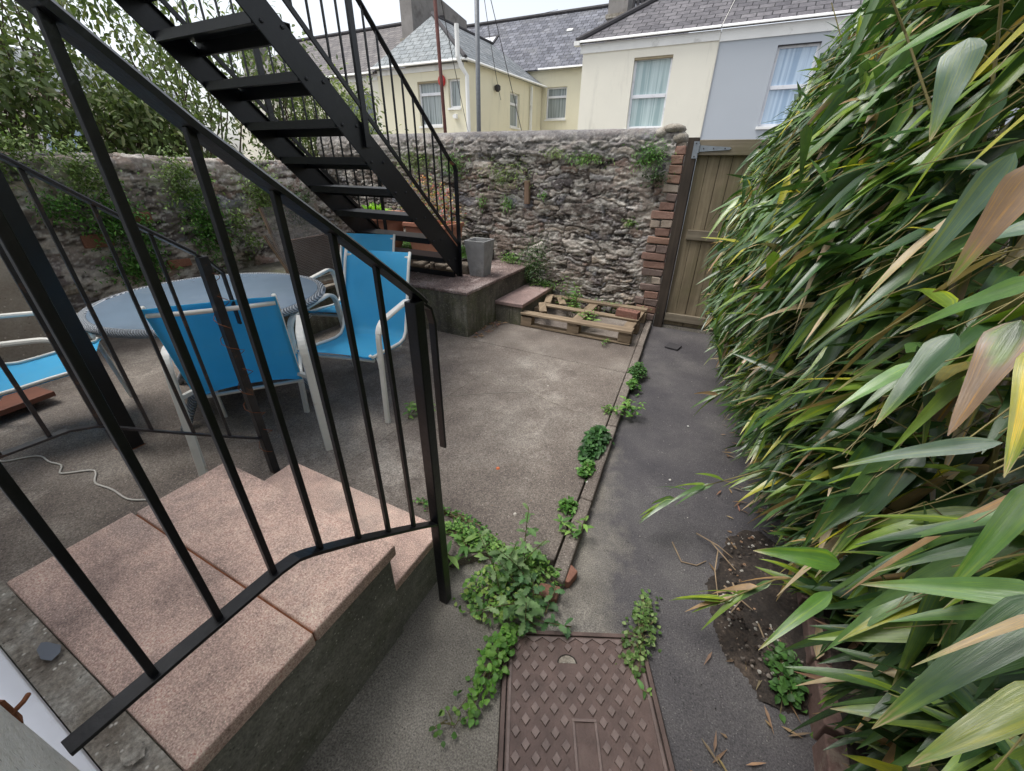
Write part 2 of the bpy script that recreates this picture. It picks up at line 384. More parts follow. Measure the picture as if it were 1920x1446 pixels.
# ------------------------------------------------------------------ leaves
def prof(shape, t):
    if shape == 'lance': return np.clip(np.sin(PI*np.clip(t, 0, 1)**.72), 0, 1)**.8
    if shape == 'toothed': return np.clip(np.sin(PI*np.clip(t, 0, 1)**1.25), 0, 1)**.6*(.55+.45*(np.arange(t.size).reshape(t.shape)//3 % 2))
    if shape == 'bamboo': return np.minimum(np.clip(t/.16, 0, 1)**.6, np.clip((1-t)/.75, 0, 1)**.75)
    return np.clip(np.sin(PI*np.clip(t, 0, 1)**.85), 0, 1)**.55
def norm(a): return a/np.maximum(np.linalg.norm(a, axis=-1, keepdims=True), 1e-6)
def leaves(name, O, D, L, W, C, mat, parent, shape='ovate', nl=3, nw=2, droop=.3, fold=.2, roll=.5, tip=None, up=None, curl=0):
    n = len(O); D = norm(D); L = np.broadcast_to(L, n).astype(float); W = np.broadcast_to(W, n).astype(float); droop = np.broadcast_to(droop, n)
    U = np.tile([0, 0, 1.], (n, 1)) if up is None else up
    U = U+rng.normal(0, roll, (n, 3)); S = norm(np.cross(D, U)); N = norm(np.cross(S, D))
    ts = np.linspace(0, 1, nl+1); ss = np.linspace(-1, 1, nw+1)
    T, Sg = np.meshgrid(ts, ss, indexing='ij'); T = T.ravel(); Sg = Sg.ravel(); k = len(T)
    w = np.maximum(prof(shape, T), .02)
    down = np.array([0, 0, -1.])
    P = O[:, None]+D[:, None]*(L[:, None]*T*(1-.12*droop[:, None]*T))[..., None]+down*(L[:, None]*droop[:, None]*T**2)[..., None]
    wav = np.sin(T*9+rng.random((n, 1))*6)*curl
    P = P+S[:, None]*(W[:, None]*.5*w*Sg)[..., None]+N[:, None]*(W[:, None]*.5*w*(fold*np.abs(Sg)+wav*Sg))[..., None]
    C = np.broadcast_to(C, (n, 3)); cc = np.repeat(C[:, None], k, 1).copy()
    if tip is not None:   # dict: start array (n), colour (n,3), margin
        st = tip['start'][:, None]-.25*np.abs(Sg)*tip.get('edge', 1)+.08*np.sin(Sg*7+rng.random((n, 1))*6)
        m = np.clip((T-st)/.10, 0, 1)[..., None]
        y = np.clip((T-st+.22)/.22, 0, 1)[..., None]*(1-m)
        cc = cc*(1-y)+y*tip['mid']; cc = cc*(1-m)+m*tip['col'][:, None]
    base = (np.arange(n)*k)[:, None]
    q = []
    for i in range(nl):
        for j in range(nw):
            a = i*(nw+1)+j; q.append([a, a+1, a+nw+2, a+nw+1])
    F = (base[:, None]+np.array(q)[None]).reshape(-1, 4)
    luv = np.zeros((n, k, 3)); luv[..., 0] = Sg; luv[..., 1] = T*3; luv[..., 2] = rng.random((n, 1))*50
    return np_mesh(name, P.reshape(-1, 3), F, mat, parent, cols=cc.reshape(-1, 3), smooth=True, luv=luv.reshape(-1, 3))
def jitcol(c, n, s=.18):
    c = np.array(c); v = 1+rng.normal(0, s, (n, 1)); h = 1+rng.normal(0, s*.5, (n, 3)); return np.clip(c*v*h, .002, .9)
def rdir(n, zmin=-.3, zmax=1.):
    a = rng.random(n)*2*PI; z = rng.uniform(zmin, zmax, n); r_ = np.sqrt(np.maximum(0, 1-np.clip(z, -1, 1)**2))
    return np.stack([np.cos(a)*r_, np.sin(a)*r_, z], 1)
# ================================================================== SETTING
def struct(o): return tag(o, kind='structure')
def sheet(name, poly, z0, z1, mat):
    return struct(MB().prism(poly, z0, z1).build(name, mat))
ZP = .05                                                    # patio level, path level is 0
sheet('ground', [(-60, -20), (60, -20), (60, 90), (-60, 90)], -.6, -.02, M['ground'])
# path: gently uneven concrete/asphalt sheet
def uneven(name, x0, x1, y0, y1, z, mat, step=.04, amp=.006, clip=None):
    xs = np.arange(x0, x1+step/2, step); ys = np.arange(y0, y1+step/2, step); X, Y = np.meshgrid(xs, ys, indexing='ij')
    if clip: X = clip(X, Y)
    Z = z+amp*(fbm(X*2.2+9, Y*2.2, 3)-.5)*2
    nx, ny = X.shape; V = np.stack([X, Y, Z], -1).reshape(-1, 3); i = np.arange(nx*ny).reshape(nx, ny)
    F = np.stack([i[:-1, :-1], i[1:, :-1], i[1:, 1:], i[:-1, 1:]], -1).reshape(-1, 4)
    return struct(np_mesh(name, V, F, mat, smooth=True))
uneven('path', -.75, .62, -1., 4.44, 0, M['asphalt'], amp=.004)
# lighter concrete pad round the manhole, 4 mm over the path
def padclip(X, Y):
    xr = -.12+.33*np.clip((1.45-Y)/1.2, -1, 1)+.08*(fbm(Y*5, Y*0, 5)-.5)+.03*(fbm(Y*25, Y*0, 6)-.5)
    t = (X+.70)/(.26+.70); return -.70+t*(xr+.70)
sheet('lane', [(-40, 4.9), (40, 4.9), (40, 12.9), (-40, 12.9)], -.02, -.01, M['asphalt'])
# patio slab with a raised concrete kerb lip on its right edge
def kx(y): return -.278-(y-1.193)*.0762
pat = MB()
jn = 3.0
pat.prism([(-5.2, -.05), (-1.62, -.05), (-1.62, .9), (-.72, .9), (-.60, 1.02), (-.47, 1.05), (kx(1.10)-.07, 1.10), (kx(jn)-.065, jn), (-5.2, jn)], -.05, ZP)
struct(pat.build('patio', M['patio'], bevel=.006))
struct(MB().prism([(-5.2, jn+.012), (kx(jn)-.065, jn+.012), (kx(4.43)-.065, 4.43), (-5.2, 4.43)], -.05, ZP-.003).build('patio_back_bay', M['patio'], bevel=.006))
lip = MB(); ys = [1.02, 1.5, 2.2, 2.9, 3.6, 4.38]
for a, b in zip(ys[:-1], ys[1:]):
    lip.prism([(kx(a)-.060, a), (kx(a)+random.uniform(-.004, .004), a), (kx(b)+.002, b-.006), (kx(b)-.060, b-.006)], -.05, ZP+.006+random.uniform(0, .004))
struct(lip.build('kerb_edge', M['patio'], bevel=.010))
# hairline cracks filled with dirt on the patio (thin sunk strips of soil)
def crack(pts, w, z=ZP+.0015):
    m = MB()
    for (a, b) in zip(pts[:-1], pts[1:]):
        m.bar((*a, z), (*b, z), w*random.uniform(.6, 1.2), .002, side=(-(b[1]-a[1]), b[0]-a[0], 0))
    return m
def wob(a, b, n, amp): return [(a[0]+(b[0]-a[0])*i/n+random.uniform(-amp, amp), a[1]+(b[1]-a[1])*i/n+random.uniform(-amp, amp)) for i in range(n+1)]
cr = crack(wob((-1.6, 1.0), (-1.49, 2.45), 22, .004), .003); cr2 = crack(wob((-1.49, 2.45), (-.43, 2.2), 18, .010), .004)
struct(cr.build('patio_joint', M['mortar'])); struct(cr2.build('patio_fine_crack', M['mortar'])); 
cr3 = crack(wob((-1.53, 2.02), (-1.05, 2.35), 8, .008), .005); struct(cr3.build('patio_crack', M['pad']))
# soil of the planting bed and spilled debris on the path
uneven('soil', .60, 1.9, -1, 4.43, .13, M['soil'], step=.05, amp=.05)

# ================================================================== STONE WALLS
PAL = [tuple(min(.8, q*1.45) for q in c) for c in [srgb(122, 108, 98), srgb(140, 128, 116), srgb(98, 88, 86), srgb(160, 150, 138), srgb(126, 102, 88), srgb(104, 102, 106), srgb(86, 76, 70), srgb(146, 130, 112), srgb(132, 126, 122)]]
def stone_wall(name, p0, d, nrm, L, H, thick, mat, parent, seed=1, step=.009, cop=.2, topf=None, hmul=1., dark=0., gmul=1.):
    """real rubble relief over the face, top and back of a free-standing wall"""
    g = np.random.default_rng(seed)
    s = np.arange(0, L+step/2, step)
    rad = .07; arc = rad*PI/2
    tl = np.concatenate([np.arange(0, H-rad, step), H-rad+np.linspace(0, arc, 12)[1:-1], np.arange(H-rad+arc, H-rad+arc+thick-2*rad, .03), H-rad+arc+thick-2*rad+np.linspace(0, arc, 8)[1:], [H-rad+2*arc+thick-2*rad+.4, 2*H+thick]])
    tl = np.unique(np.round(tl, 5))
    def pt(t):
        if t < H-rad: return 0, t, (1, 0)
        u = t-(H-rad)
        if u < arc: a = u/rad; return -rad+rad*math.cos(a), H-rad+rad*math.sin(a), (math.cos(a), math.sin(a))
        u -= arc
        if u < thick-2*rad: return -rad-u, H, (0, 1)
        u -= thick-2*rad
        if u < arc: a = u/rad; return -thick+rad-rad*math.sin(a), H-rad+rad*math.cos(a), (-math.sin(a), math.cos(a))
        return -thick, max(0, H-rad-(u-arc)), (-1, 0)
    pr = np.array([(*pt(t)[:2], *pt(t)[2]) for t in tl])
    S, T = np.meshgrid(s, tl, indexing='ij')
    ws = S+.12*(fbm(S*4, T*6, seed+1)-.5)+.05*(fbm(S*16, T*22, seed+2)-.5)
    wt = T+.20*(fbm(S*3.2, T*3.5, seed+3)-.5)+.09*(fbm(S*9, T*14, seed+4, 5)-.5)
    rows = [-.1]
    while rows[-1] < tl[-1]+.2: rows.append(rows[-1]+g.choice([.035, .05, .065, .085, .11], p=[.22, .28, .24, .16, .10])*hmul)
    rows = np.array(rows); ri = np.searchsorted(rows, wt)-1; ri = np.clip(ri, 0, len(rows)-2)
    ed = np.minimum(wt-rows[ri], rows[ri+1]-wt); sid = np.zeros_like(ri); es = np.zeros_like(S)
    for r_ in range(len(rows)-1):
        m = ri == r_
        if not m.any(): continue
        h = rows[r_+1]-rows[r_]; b = [-.3-g.random()*.2]
        while b[-1] < L+.4: b.append(b[-1]+h*g.uniform(1.1, 4.2)+.02)
        b = np.array(b); k = np.clip(np.searchsorted(b, ws[m])-1, 0, len(b)-2)
        es[m] = np.minimum(ws[m]-b[k], b[k+1]-ws[m]); sid[m] = r_*97+k
    e = np.minimum(ed, es*.8)+.006*(fbm(S*30, T*30, seed+5)-.5)
    ns = sid.max()+1; off = g.uniform(.2, 1., ns); tx = g.normal(0, .22, ns); ty = g.normal(0, .3, ns)
    pc = np.array(PAL)[g.integers(0, len(PAL), ns)]*g.uniform(.78, 1.16, (ns, 1))
    k = sstep(.001, .013, e); 
    rough = fbm(S*9, T*22, seed+6, 5)-.5; fine = fbm(S*40, T*70, seed+7, 3)-.5
    hgt = k*(.007+.012*off[sid]+.018*rough)+.016*fine
    bury = sstep(.42, .60, fbm(S*2.6, T*3.6, seed+8)); cre = sstep(.60, .68, fbm(S*7, T*24, seed+21, 5)); hgt = hgt*(1-bury*.5)+bury*(.014+.030*(fbm(S*14, T*40, seed+22, 5)-.5))-.012*cre
    big = .05*(fbm(S*.8, T*.9, seed+9)-.5)
    C = pc[sid]*(.72+.55*fbm(S*14, T*34, seed+10, 5))[..., None]
    mort = np.array(srgb(136, 120, 106))*(.35+1.3*fbm(S*12, T*30, seed+11, 5))[..., None]; gap = ((1-k)*(1-.75*bury))[..., None]
    mk = (1-.75*bury)[..., None]; C = C*mk+mort*(1-mk); C = C*(1-gap)+gap*mort*.5; C = C*(1-.72*cre[..., None])
    st_ = sstep(.56, .66, fbm(S*1.3+4, T*1.8, seed+12, 5))[..., None]; C = C*(1-.38*st_)           # dark staining patches
    pal2 = sstep(.56, .66, fbm(S*9+2, T*20, seed+15, 5))[..., None]; C = C*(1-.6*pal2)+.6*pal2*np.array(srgb(196, 188, 174))*(.7+.6*fbm(S*30, T*50, seed+31))[..., None]
    fl = sstep(.62, .70, fbm(S*30, T*60, seed+33, 4))[..., None]; C = C*(1-.5*fl)+.5*fl*np.array(srgb(206, 200, 188))
    if cop:
        cm = sstep(H-cop-.03, H-cop+.02, T+.05*(fbm(S*3, T*0, seed+13)-.5))
        band = sstep(H-cop-.19, H-cop-.14, T+.05*(fbm(S*5, T*0, seed+43)-.5))*(1-cm); C = C*(1-.45*band[..., None])+.45*band[..., None]*np.array(srgb(148, 144, 138))*(.5+fbm(S*12, T*18, seed+44, 5))[..., None]; hgt = hgt+.018*band
        hgt = hgt*(1-.85*cm)+cm*.022; cc = np.array(srgb(112, 109, 108))*(.62+.75*fbm(S*9, T*16, seed+14, 5))[..., None]
        C = C*(1-.8*cm[..., None])+.8*cm[..., None]*cc
    gr = C.mean(-1, keepdims=True); C = (C*.72+gr*.28)*gmul*1.14
    A, Z = pr[:, 0][None]+0*S, pr[:, 1][None]+0*S
    hh = hgt+big*(T < H)
    A = A+hh*pr[:, 2][None]; Z = Z+hh*pr[:, 3][None]
    if topf is not None: Z = Z*(1+topf(S)*np.clip(Z/H, 0, 1)/H)
    X = p0[0]+d[0]*S+nrm[0]*A; Y = p0[1]+d[1]*S+nrm[1]*A
    V = np.stack([X, Y, Z+p0[2]], -1).reshape(-1, 3); i = np.arange(V.shape[0]).reshape(S.shape)
    F = np.stack([i[:-1, :-1], i[1:, :-1], i[1:, 1:], i[:-1, 1:]], -1).reshape(-1, 4)
    if (d[0]*0-0) or (d[0]*nrm[1]-d[1]*nrm[0]) > 0: F = F[:, ::-1]
    e0, e1 = i[0][:], i[-1][::-1]
    return np_mesh(name, V, [F, e0[None], e1[None]], mat, parent, cols=C.reshape(-1, 3), smooth=True)

bw = thing('garden_wall', 'rubble stone back wall with mortar coping running from the staircase to the gate', 'wall', (-2.7, 4.5, 0))
stone_wall('rubble_stone', (-.60, 4.46, 0), (-1, 0), (0, -1), 4.6, 1.80, .36, M['stone'], bw, seed=3, cop=.05, topf=lambda s: .010*(fbm(s*1.5, s*0, 77)-.5)+.0*s)
# brick jamb at the gate end
bm = MB(); z = .05; g2 = random.Random(4); k = 0
while z < 1.66:
    h = .066; lft = -.60-g2.choice([.0, .05, .11, .12, .14]) 
    if z > 1.30: lft = -.60-g2.choice([.0, .02, .05])
    c = g2.choice([srgb(152, 120, 106), srgb(142, 112, 99), srgb(130, 112, 104), srgb(176, 160, 144), srgb(162, 128, 110), srgb(126, 114, 107), srgb(180, 166, 150)])
    bm.c = jc(c, .75, 1.05, g2)
    if z > .3 or lft > -.7:
        pass
    if g2.random() < .45 and lft < -.68:
        m_ = lft+.10; bm.box((lft, 4.405, z), (m_-.008, 4.60, z+h), jit=.006); bm.c = jc(c, .7, 1.1, g2); bm.box((m_, 4.40, z), (-.505, 4.60, z+h), jit=.006)
    else: bm.box((lft, 4.40+g2.uniform(-.006, .012), z), (-.505+g2.uniform(-.01, .004), 4.60, z+h), jit=.006)
    z += h+.012
bm.build('brick_jamb', M['brick'], bw, fc=True, bevel=.006)
MB().box((-.66, 4.44, .0), (-.515, 4.80, 1.70)).build('jamb_mortar', M['mortar'], bw)
cs = MB()
for (x, w, h, zz) in ((-.60, .16, .10, 1.69), (-.75, .15, .085, 1.74), (-.66, .2, .07, 1.78)):
    cs.add([(x+math.cos(a)*w*.55*rr, 4.56+math.sin(a)*.16*rr, zz+hz) for hz, rr in ((0, .8), (h*.35, 1), (h*.75, .85), (h, .45)) for a in [2*PI*j/10+random.uniform(-.1, .1) for j in range(10)]],
           [(i*10+j, i*10+(j+1) % 10, (i+1)*10+(j+1) % 10, (i+1)*10+j) for i in range(3) for j in range(10)]+[tuple(30+j for j in range(10))])
cs.c = (.2, .19, .18); o = cs.build('cap_stone', M['mortar'], bw, smooth=True)
pg = wood('orange_peg', srgb(112, 90, 74), srgb(148, 124, 104), (26, 26, 1.2))
o = MB().bar((-2.055, 4.415, 1.13), (-2.06, 4.415, 1.36), .055, .05).build('wooden_block', pg, None, bevel=.006)
tag(o, 'short upright timber block fixed on the back stone wall', 'wood block')

lw = thing('garden_wall', 'rubble stone left wall overgrown with green plants behind the glass table', 'wall', (-4.95, 2.0, 0))
stone_wall('rubble_stone', (-4.93, -.4, 0), (0, 1), (1, 0), 5.2, 1.50, .38, M['stonel'], lw, seed=9, step=.011, cop=0, hmul=1.25, gmul=1.3,
           topf=lambda s: .05-.012*s+.05*(fbm(s*1.2, s*0, 55)-.5))
bmb = MB()
for (v, z, w, h) in ((1.95, .98, .16, .10), (1.55, .83, .20, .10), (2.62, .70, .14, .07), (2.1, .55, .2, .08)):
    bmb.c = jc(srgb(150, 104, 84)); bmb.box((-4.90, v, z), (-4.865, v+w, z+h), jit=.008)
bmb.build('brick', M['brick'], lw, fc=True, bevel=.008)
o = MB().box((-4.84, -.3, .0), (-4.70, 1.20, 1.15)).build('rendered_wall', M['render_beige'], None, bevel=.012)
tag(o, 'low beige rendered wall behind the leftmost blue chair', 'wall')
# low retaining ledge left of the rear platform
lg = thing('raised_bed', 'low retaining ledge with pale coping edge beside the wire mesh guards', 'planter bed', (-4.0, 3.0, 0))
MB().box((-4.86, 2.1, 0), (-3.34, 3.66, .43)).build('ledge_wall', M['blockside'], lg)
MB().box((-3.41, 2.1, .432), (-3.31, 3.04, .462), jit=.006).build('coping', M['mortar'], lg, bevel=.006)

# ================================================================== REAR PLATFORM AND STEP
pf = thing('raised_platform', 'raised concrete platform with gravelly top carrying the black steel staircase', 'platform', (-2.6, 3.7, 0))
MB().box((-3.336, 3.04, 0), (-2.0, 4.46, .452)).build('platform_block', M['blockside'], pf)
MB().box((-3.30, 3.035, .454), (-1.99, 4.46, .484)).build('top_slab', concrete('gravel_top', srgb(134, 116, 110), srgb(92, 78, 74), srgb(178, 164, 158), speck=.9, fine=70, scale=3, bs=1, white=.5), pf, bevel=.008)
st = thing('concrete_step', 'low concrete step with pink slab between the platform and the pallet', 'step', (-1.84, 3.8, 0))
MB().box((-1.995, 3.58, 0), (-1.695, 4.40, .235)).build('step_base', M['blockside'], st)
MB().box((-1.998, 3.565, .237), (-1.68, 4.40, .275)).build('step_slab', M['pinkslab2'], st, bevel=.006)
gb = thing('grass_bed', 'raised stone edged bed of green grass behind the steel staircase', 'flower bed', (-3.6, 4.0, 0))
gb_m = MB()
MB().box((-4.86, 3.72, .0), (-2.50, 4.46, .60)).build('bed_fill', M['soil'], gb)
g3 = random.Random(5); x = -4.2
while x < -2.48:
    w = g3.uniform(.07, .16); h = g3.uniform(.06, .13)
    gb_m.c = jc(srgb(112, 102, 90), .7, 1.1, g3); gb_m.box((x, 3.60+g3.uniform(-.02, .02), .47), (x+w-.01, 3.72, .47+h), jit=.014); x += w
gb_m.build('edging_stone', M['brick'], gb, fc=True, bevel=.016)
n = 5200; O = np.stack([rng.uniform(-3.9, -2.5, n), rng.uniform(3.68, 4.38, n), np.full(n, .595)], 1); D = rdir(n, .6, 1)
tag(leaves('grass', O, D, rng.uniform(.04, .10, n), .005, jitcol(srgb(96, 142, 62), n), M['leaf'], None, 'lance', 2, 1, .3), kind='stuff')

# ================================================================== FRONT STEPS
fs = thing('front_steps', 'pink paved concrete steps leading down from the house door to the patio', 'steps', (-1.15, .45, 0))
def slabwob(m, a, b): return m.box(a, b)
MB().box((-1.585, .3145, .402), (-.712, .618, .450)).build('upper_slab', M['pinkslab'], fs, bevel=.007)
MB().box((-1.60, .010, .402), (-.709, .3095, .449)).build('upper_slab', M['pinkslab'], fs, bevel=.007)
MB().box((-1.60, .560, .212), (-.735, .885, .252)).build('lower_slab', M['pinkslab'], fs, bevel=.007)
MB().box((-1.59, -.06, .0), (-.728, .600, .400)).build('step_base', M['stepside'], fs)
MB().box((-1.58, .30, .402), (-.72, .324, .440)).build('joint_fill', M['rust'], fs)
MB().box((-1.59, .601, .0), (-.742, .865, .210)).build('lower_base', M['stepside'], fs)
uneven('step_sill_strip', -1.62, -.70, -.062, .012, .446, M['mortar'], step=.01, amp=.008)
o = bpy.data.objects['step_sill_strip']; del o['kind']; o.parent = fs; o.data.transform(Matrix.Translation(-Vector(fs.location))); o.name = 'mortar_strip'
ms = MB()
for (x, y, r_, cz) in ((-.83, -.012, .035, .9),):
    ms.c = (.55*cz,)*3; ms.add([(x+math.cos(a)*r_*random.uniform(.6, 1.2), y*1+math.sin(a)*r_*.5*random.uniform(.6, 1.2)-.01, .458) for a in [2*PI*j/9 for j in range(9)]], [tuple(range(9))])
ms.build('cement_patch', M['mortar'], fs)
hp = MB(); hp.add([(-1.265, -.006, .4585), (-1.225, .006, .4585), (-1.205, -.002, .4585), (-1.198, -.020, .4585), (-1.225, -.030, .4585), (-1.262, -.026, .4585), (-1.276, -.014, .4585)], [tuple(range(6, -1, -1))])
hp.build('slate_patch', paint('blue_grey_patch', srgb(112, 118, 126), .7), fs)

# ================================================================== NEAR HOUSE (behind the camera)
nh = thing('house', 'white rendered house wall with doorway at the head of the pink steps', 'house', (0, -.3, 0))
w = MB()
w.box((-.655, -.40, 0), (3.2, -.060, 2.7)); w.box((-6.0, -.40, 0), (-1.62, -.062, 2.7)); w.box((-1.62, -.40, 2.55), (-.655, -.061, 2.7)); w.box((-1.62, -.40, 0), (-.655, -.15, .44))
w.build('wall', M['render_white'], nh)
MB().box((-1.60, -.155, .442), (-.672, -.064, .492)).build('threshold', M['upvc'], nh, bevel=.004)
f = MB(); f.box((-.722, -.14, .494), (-.66, -.085, 2.54)); f.box((-1.60, -.14, .494), (-1.54, -.085, 2.54)); f.box((-1.538, -.14, 2.48), (-.724, -.085, 2.54)); f.build('door_frame', M['upvc'], nh, bevel=.004)
MB().box((-1.536, -.13, .52), (-.726, -.10, 2.47)).build('door', M['upvc'], nh, bevel=.004)
rb = MB(); rb.tube([(-.646, -.062, .905), (-.652, -.048, .905), (-.660, -.042, .903)], .0028); rb.box((-.656, -.0625, .885), (-.648, -.058, .93), jit=.003)
rb.build('rusty_bracket', M['rust'], nh)
MB().box((-.700, -.135, .50), (-.6565, -.0635, .52)).build('frame_foot', M['mortar'], nh)

# ================================================================== HANDRAILS BESIDE THE STEPS
RAIL = [(-.019, .003), (-.019, -.006), (-.013, -.011), (0, -.013), (.013, -.011), (.019, -.006), (.019, .003)]
def handrail(u, top, bot, bal, post, old, label, curl, pw=.036):
    mt = M['blackold'] if old else M['black']
    t = thing('handrail', label, 'railing', (u, post[0], post[1]))
    MB().sweep([(u, v, z) for v, z in top], [(a, b) for a, b in RAIL], side=(1, 0, 0)).build('top_rail', mt, t, bevel=0)
    MB().sweep([(u, v, z) for v, z in bot], [(-.015, -.004), (.015, -.004), (.015, .004), (-.015, .004)]).build('bottom_rail', mt, t, bevel=.001)
    tz = lambda v: float(np.interp(v, [p[0] for p in top], [p[1] for p in top])); bz = lambda v: float(np.interp(v, [p[0] for p in bot], [p[1] for p in bot]))
    for v in bal:
        MB().bar((u, v, bz(v)+.003), (u, v, tz(v)), .0115, .0115).build('baluster', mt, t, bevel=.0012)
    MB().bar((u, post[0], post[1]), (u, post[0], post[2]), pw, pw).build('post', mt, t, bevel=.003)
    if curl: MB().sweep([(u, v, z) for v, z in curl], [(-.011, -.004), (.011, -.004), (.011, .004), (-.011, .004)]).build('scroll_end', mt, t, bevel=.001)
    return t
topR = [(-.06, 1.935), (.26, 1.634), (.37, 1.536), (.50, 1.434), (.60, 1.356), (.70, 1.275), (.775, 1.212), (.80, 1.188)]
botR = [(-.055, .772), (.10, .771), (.27, .768), (.31, .762), (.34, .745), (.45, .668), (.60, .555), (.70, .478), (.765, .425)]
handrail(-.665, topR, botR, [.052, .155, .262, .366, .466, .562, .660], (.772, 0, 1.20), False,
         'black iron handrail in front nearest the camera on the right of the pink steps', [(.800, 1.185), (.826, 1.165), (.838, 1.12), (.838, .70)])
topL = [(-.06, 1.955), (.3, 1.668), (.506, 1.503), (.66, 1.374), (.774, 1.278), (.90, 1.178)]
botL = [(-.055, .69), (.20, .685), (.33, .683), (.40, .66), (.6, .505), (.78, .37), (.91, .275)]
handrail(-1.87, topL, botL, [.06, .17, .285, .41, .535, .66, .785], (.925, ZP, 1.165), True,
         'worn black handrail with rust and wire on the left of the pink steps', [(.895, 1.182), (.94, 1.15), (.985, 1.09), (.988, .86)])
wr = MB(); pts = []
for i in range(60):
    z = 1.1-.95*i/59; a = i*.9; pts.append((-1.87+.03*math.cos(a), .93+.03*math.sin(a)+.02*math.sin(i*.3), z))
wr.tube(pts, .0016, 4); tag(wr.build('wire', M['rust'], None), 'thin rusty wire wound round the post of the worn handrail', 'wire')

# ================================================================== BLACK COLUMN
t = thing('support_column', 'thick square black steel column standing on the patio left of the steps', 'column', (-2.80, .68, ZP))
MB().bar((-2.80, .68, ZP), (-2.80, .68, 3.748), .10, .10).build('shaft', M['black2'], t, bevel=.004)
MB().box((-2.852, .628, ZP-.001), (-2.748, .732, ZP+.004)).build('base_plate', M['rust'], t)

# ================================================================== STEEL STAIRCASE
ss_ = thing('steel_staircase', 'black steel outdoor staircase climbing from the rear platform over the patio', 'staircase', (-2.85, 3.5, .484))
def zt(v): return .70+(3.30-v)*.972                        # tread height for a given depth
def stringer(u):
    m = MB(); lo = [(3.50, .486), (3.565, .486), (3.565, .755)]; vt = .35
    # lower line passes (1.72,2.192)-(3.303,.674); upper line (1.888,2.233)-(3.561,.734)
    lo2 = lambda v: .674+(3.303-v)*.960; up = lambda v: .734+(3.561-v)*.900
    poly = [(vt, up(vt)), (3.565, .73), (3.565, .486), (3.50, .486), (vt, lo2(vt))]
    n = len(poly); m.add([(u-.005, v, z) for v, z in poly]+[(u+.005, v, z) for v, z in poly], [tuple(range(n)), tuple(reversed(range(n, 2*n)))]+[((i+1) % n, i, i+n, (i+1) % n+n) for i in range(n)])
    sgn = 1 if u > -2.8 else -1
    m.bar((u-sgn*.012, vt, up(vt)-.004), (u-sgn*.012, 3.56, .738), .03, .006)
    return m.build('stringer', M['black2'], ss_, bevel=.002)
sR, sL = stringer(-2.40), stringer(-3.30)
for k in range(15):
    v = 3.30-.216*k; z = .70+.21*k
    m = MB(); u0, u1 = -3.294, -2.406
    m.box((u0, v+.003, z-.006), (u1, v+.230, z)); m.box((u0, v-.003, z-.048), (u1, v+.003, z)); m.box((u0, v+.228, z-.082), (u1, v+.234, z))
    m.box((u0, v+.003, z-.048), (u1, v+.028, z-.043)); m.box((u0, v+.208, z-.082), (u1, v+.228, z-.078))
    m.build('tread', M['black2'], ss_, bevel=.001)
    for (vv, zz) in ((v+.05, z-.03), (v+.17, z-.03)):
        MB().lathe([(.011, 0), (.011, .004), (.006, .009)], (0, 0, 0), 8).build('bolt', M['black2'], sR, local=True)
        b = bpy.context.scene.collection.objects[-1]; b.rotation_euler = (0, PI/2, 0); b.location = Vector((-2.394, vv, zz))-ss_.location
MB().box((-3.30, 3.44, .486), (-2.41, 3.48, .54)).build('bottom_plate', M['black2'], ss_, bevel=.002)
for u, sd in ((-2.378, 'R'), (-3.322, 'L')):
    hr = lambda v: 1.475+(3.50-v)*(.972)*.985
    lr = lambda v: .82+(3.50-v)*.955
    v0, v1 = 3.50, .35
    MB().sweep([(u, v1, hr(v1)), (u, 2.0, hr(2.0)), (u, 3.44, hr(3.44)), (u, 3.50, 1.50), (u, 3.535, 1.44)], [(-.020, -.004), (.020, -.004), (.020, .005), (-.020, .005)]).build('top_rail', M['black'], ss_, bevel=.001)
    MB().bar((u, v1, lr(v1)), (u, 3.52, lr(3.52)), .012, .030).build('lower_rail', M['black'], ss_, bevel=.001)
    MB().bar((u, 3.525, .486), (u, 3.525, 1.47), .04, .014).build('post', M['black'], ss_, bevel=.002)
    for vp in (2.455, 1.385, .40):
        MB().bar((u+(.0), vp, lr(vp)-.22), (u, vp, hr(vp)), .02, .045, side=(1, 0, 0)).build('post', M['black'], ss_, bevel=.002)
    for seg0 in (2.455, 1.385, .40):
        seg1 = 3.525 if seg0 > 2 else (2.455 if seg0 > 1 else 1.385)
        for i in range(1, 10):
            v = seg0+(seg1-seg0)*i/10
            MB().bar((u, v, lr(v)), (u, v, hr(v)), .011, .011).build('baluster', M['black'], ss_)
# landing carried by the column
MB().box((-3.40, -.055, 3.75), (-2.2, .38, 3.84)).build('landing', M['black2'], ss_, bevel=.003)
# ================================================================== TABLE
t = thing('patio_table', 'round table with bluish glass top and grey wicker frame among the blue chairs', 'table', (-2.87, 1.42, ZP))
TX, TY = -2.87, 1.42
o = MB().lathe([(0.001, .728), (.603, .728), (.611, .731), (.611, .736), (.603, .739), (.001, .739)], (TX, TY, 0), 72).build('glass_top', M['tableglass'], t, smooth=True); smooth_by_angle(o)
o = MB().lathe([(.605, .700), (.640, .698), (.654, .706), (.660, .720), (.654, .733), (.636, .740), (.618, .740), (.612, .736), (.612, .700)], (TX, TY, 0), 72).build('rim', M['wicker'], t, smooth=True)
for a in (20, 110, 200, 290):
    a = R(a); ca, sa = math.cos(a), math.sin(a); P = []
    for i in range(15):
        q = i/14; z = ZP+(.65)*(1-q); r_ = .50-.30*math.sin(PI*min(1, q*1.15))**1.0*.75+.02*q
        if q > .75: r_ = .50-.225*math.sin(PI*.8625)-0+ (q-.75)*.55
        P.append((TX+ca*r_, TY+sa*r_, z))
    MB().tube(P, .026, 10).build('leg', M['wicker'], t, smooth=True)
